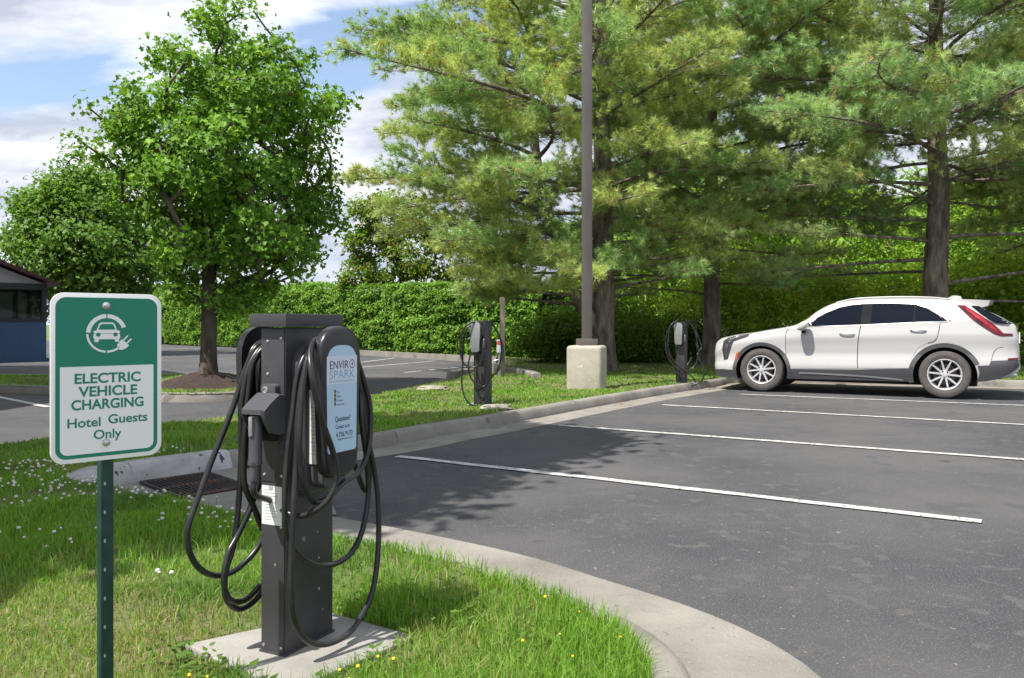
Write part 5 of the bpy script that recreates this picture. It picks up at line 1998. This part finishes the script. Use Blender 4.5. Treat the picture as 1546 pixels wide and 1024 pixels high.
# windscreen and tailgate glass
def topsheet(name, x0, x1, k, off, m_):
    mb = MB()
    X_ = np.linspace(x0, x1, 14)
    vs = []
    for x in X_:
        s_ = section(x)[15:]
        pts = [(-y, z) for y, z in s_] + [(y, z) for y, z in s_[-2::-1]]
        vs += [(x, y * k, z + off) for y, z in pts]
    n_ = len(vs) // len(X_)
    mb.add(vs, [(i * n_ + a, i * n_ + a + 1, (i + 1) * n_ + a + 1, (i + 1) * n_ + a) for i in range(len(X_) - 1) for a in range(n_ - 1)])
    return mb.build(name, m_, car, smooth=50)


topsheet('windscreen', 1.40, 2.06, .94, .006, M_TINT)
topsheet('rear_window', 4.12, 4.55, .93, .008, M_TINT)
mb = MB()
sp_ = [(-.60, 3.74), (-.62, 4.05), (-.55, 4.27), (-.3, 4.33), (.3, 4.33), (.55, 4.27), (.62, 4.05), (.60, 3.74)]
vs = []
for y, x in sp_:
    zt_ = np.interp(x, [3.74, 4.05, 4.33], [1.553, 1.538, 1.51])
    vs.append((x, y, zt_ - .02 * (abs(y) / .6) ** 2 + .012))
for y, x in sp_:
    zt_ = np.interp(x, [3.74, 4.05, 4.33], [1.45, 1.40, 1.455])
    vs.append((x - .03, y * 1.0, zt_ - .02 * (abs(y) / .6) ** 2))
k = len(sp_)
mb.add(vs, [tuple(range(k)), tuple(range(2 * k - 1, k - 1, -1))] + [(i, (i + 1) % k, k + (i + 1) % k, k + i)[::-1] for i in range(k)])
bm = bmesh.new()
mb.build('spoiler', M_WHITE, car, smooth=30)
bm.free()
mb = MB()
mb.prism([(3.66, 1.565), (3.74, 1.612), (3.80, 1.613), (3.86, 1.600), (3.88, 1.55)], -.022, .022, Matrix(((1, 0, 0, 0), (0, 0, 1, 0), (0, 1, 0, 0), (0, 0, 0, 1))), bev=.01)
mb.build('antenna_fin', M_WHITE, car, smooth=40)
mb = MB()
mb.box((4.672, 0, .93), (.012, .33, .17), .003)
mb.build('licence_plate', M_SIGNW, car)
mb = MB()
mb.box((4.55, -.55, .37), (.16, .13, .06), .02)
mb.build('exhaust', M_CHROME, car, smooth=40); mb = MB()
mb.box((4.55, .55, .37), (.16, .13, .06), .02)
mb.build('exhaust', M_CHROME, car, smooth=40)
mb = MB()
mb.box((2.3, 0, .24), (3.6, 1.35, .12), .03)
mb.build('underbody', M_DARK, car)
mb = MB()
mb.box((.022, 0, .62), (.03, .82, .30), .01)
mb.build('grille', M_HEADL, car)


def wheel(x, sy, spin):
    we = empty('wheel', (x, sy * .80, .367))
    we.parent = car
    if sy > 0:
        we.rotation_euler = (0, 0, math.pi)
    RX = Matrix.Rotation(R(90), 4, 'X')          # lathe axis z -> -y (outwards)
    mb = MB()
    mb.lathe([(.245, -.115), (.29, -.122), (.345, -.115), (.363, -.09), (.3675, 0), (.363, .085), (.349, .112), (.318, .124), (.28, .124), (.252, .114), (.244, .10), (.244, -.11)], 64, RX, cap=False)
    mb.lathe([(.352, .109), (.352, .1125), (.346, .1165), (.346, .112)], 64, RX, cap=False)
    mb.build('tyre', M_TYRE, we, smooth=35)
    mb = MB()
    mb.lathe([(.247, .100), (.243, .116), (.235, .118), (.224, .108), (.215, .07), (.205, -.06), (.23, -.10)], 64, RX, cap=False)
    for k in range(5):
        for s_ in (-17.5, 17.5):
            a = R(90 + 72 * k + s_ + spin)
            ar = R(90 + 72 * k + s_ * .55 + spin)
            d = Vector((math.cos(a), math.sin(a)))
            d0 = Vector((math.cos(ar), math.sin(ar))) * .04
            d1 = d * .226
            n_ = Vector((-(d1 - d0).y, (d1 - d0).x)).normalized()
            o = [d0 + n_ * .019, d0 - n_ * .019, d1 - n_ * .0135, d1 + n_ * .0135]
            bm = bmesh.new()
            lo = [bm.verts.new((p.x, p.y, zz)) for p, zz in zip(o, (.06, .06, .085, .085))]
            hi = [bm.verts.new((p.x * .99 + n_.x * q, p.y * .99 + n_.y * q, zz)) for p, zz, q in zip(o, (.094, .094, .112, .112), (-.006, .006, .005, -.005))]
            bm.faces.new(hi)
            for i in range(4):
                j = (i + 1) % 4
                bm.faces.new([lo[i], lo[j], hi[j], hi[i]])
            bmesh.ops.recalc_face_normals(bm, faces=bm.faces)
            bmesh.ops.transform(bm, matrix=RX, verts=bm.verts)
            mb.frombm(bm)
    mb.lathe([(.072, .05), (.070, .088), (.060, .097), (.034, .099), (.03, .106), (0, .107)], 30, RX)
    mb.build('rim', M_ALLOY, we, smooth=28)
    mb = MB()
    for k in range(5):
        a = R(90 + 72 * k + 36 + spin)
        mb.lathe([(.0115, .09), (.0115, .104), (.008, .107), (0, .107)], 10, RX @ Matrix.Translation((.055 * math.cos(a), .055 * math.sin(a), 0)))
    mb.build('wheel_nuts', M_PILL, we, smooth=40)
    mb = MB()
    mb.lathe([(.165, -.02), (.165, .01), (.05, .012), (0, .012)], 40, RX)
    mb.lathe([(.21, -.06), (.0, -.06)], 40, RX)
    mb.build('brake_disc', M_CLAD, we, smooth=40)


for x in AX:
    for sy in (-1, 1):
        wheel(x, sy, 8 if x < 2 else -6)
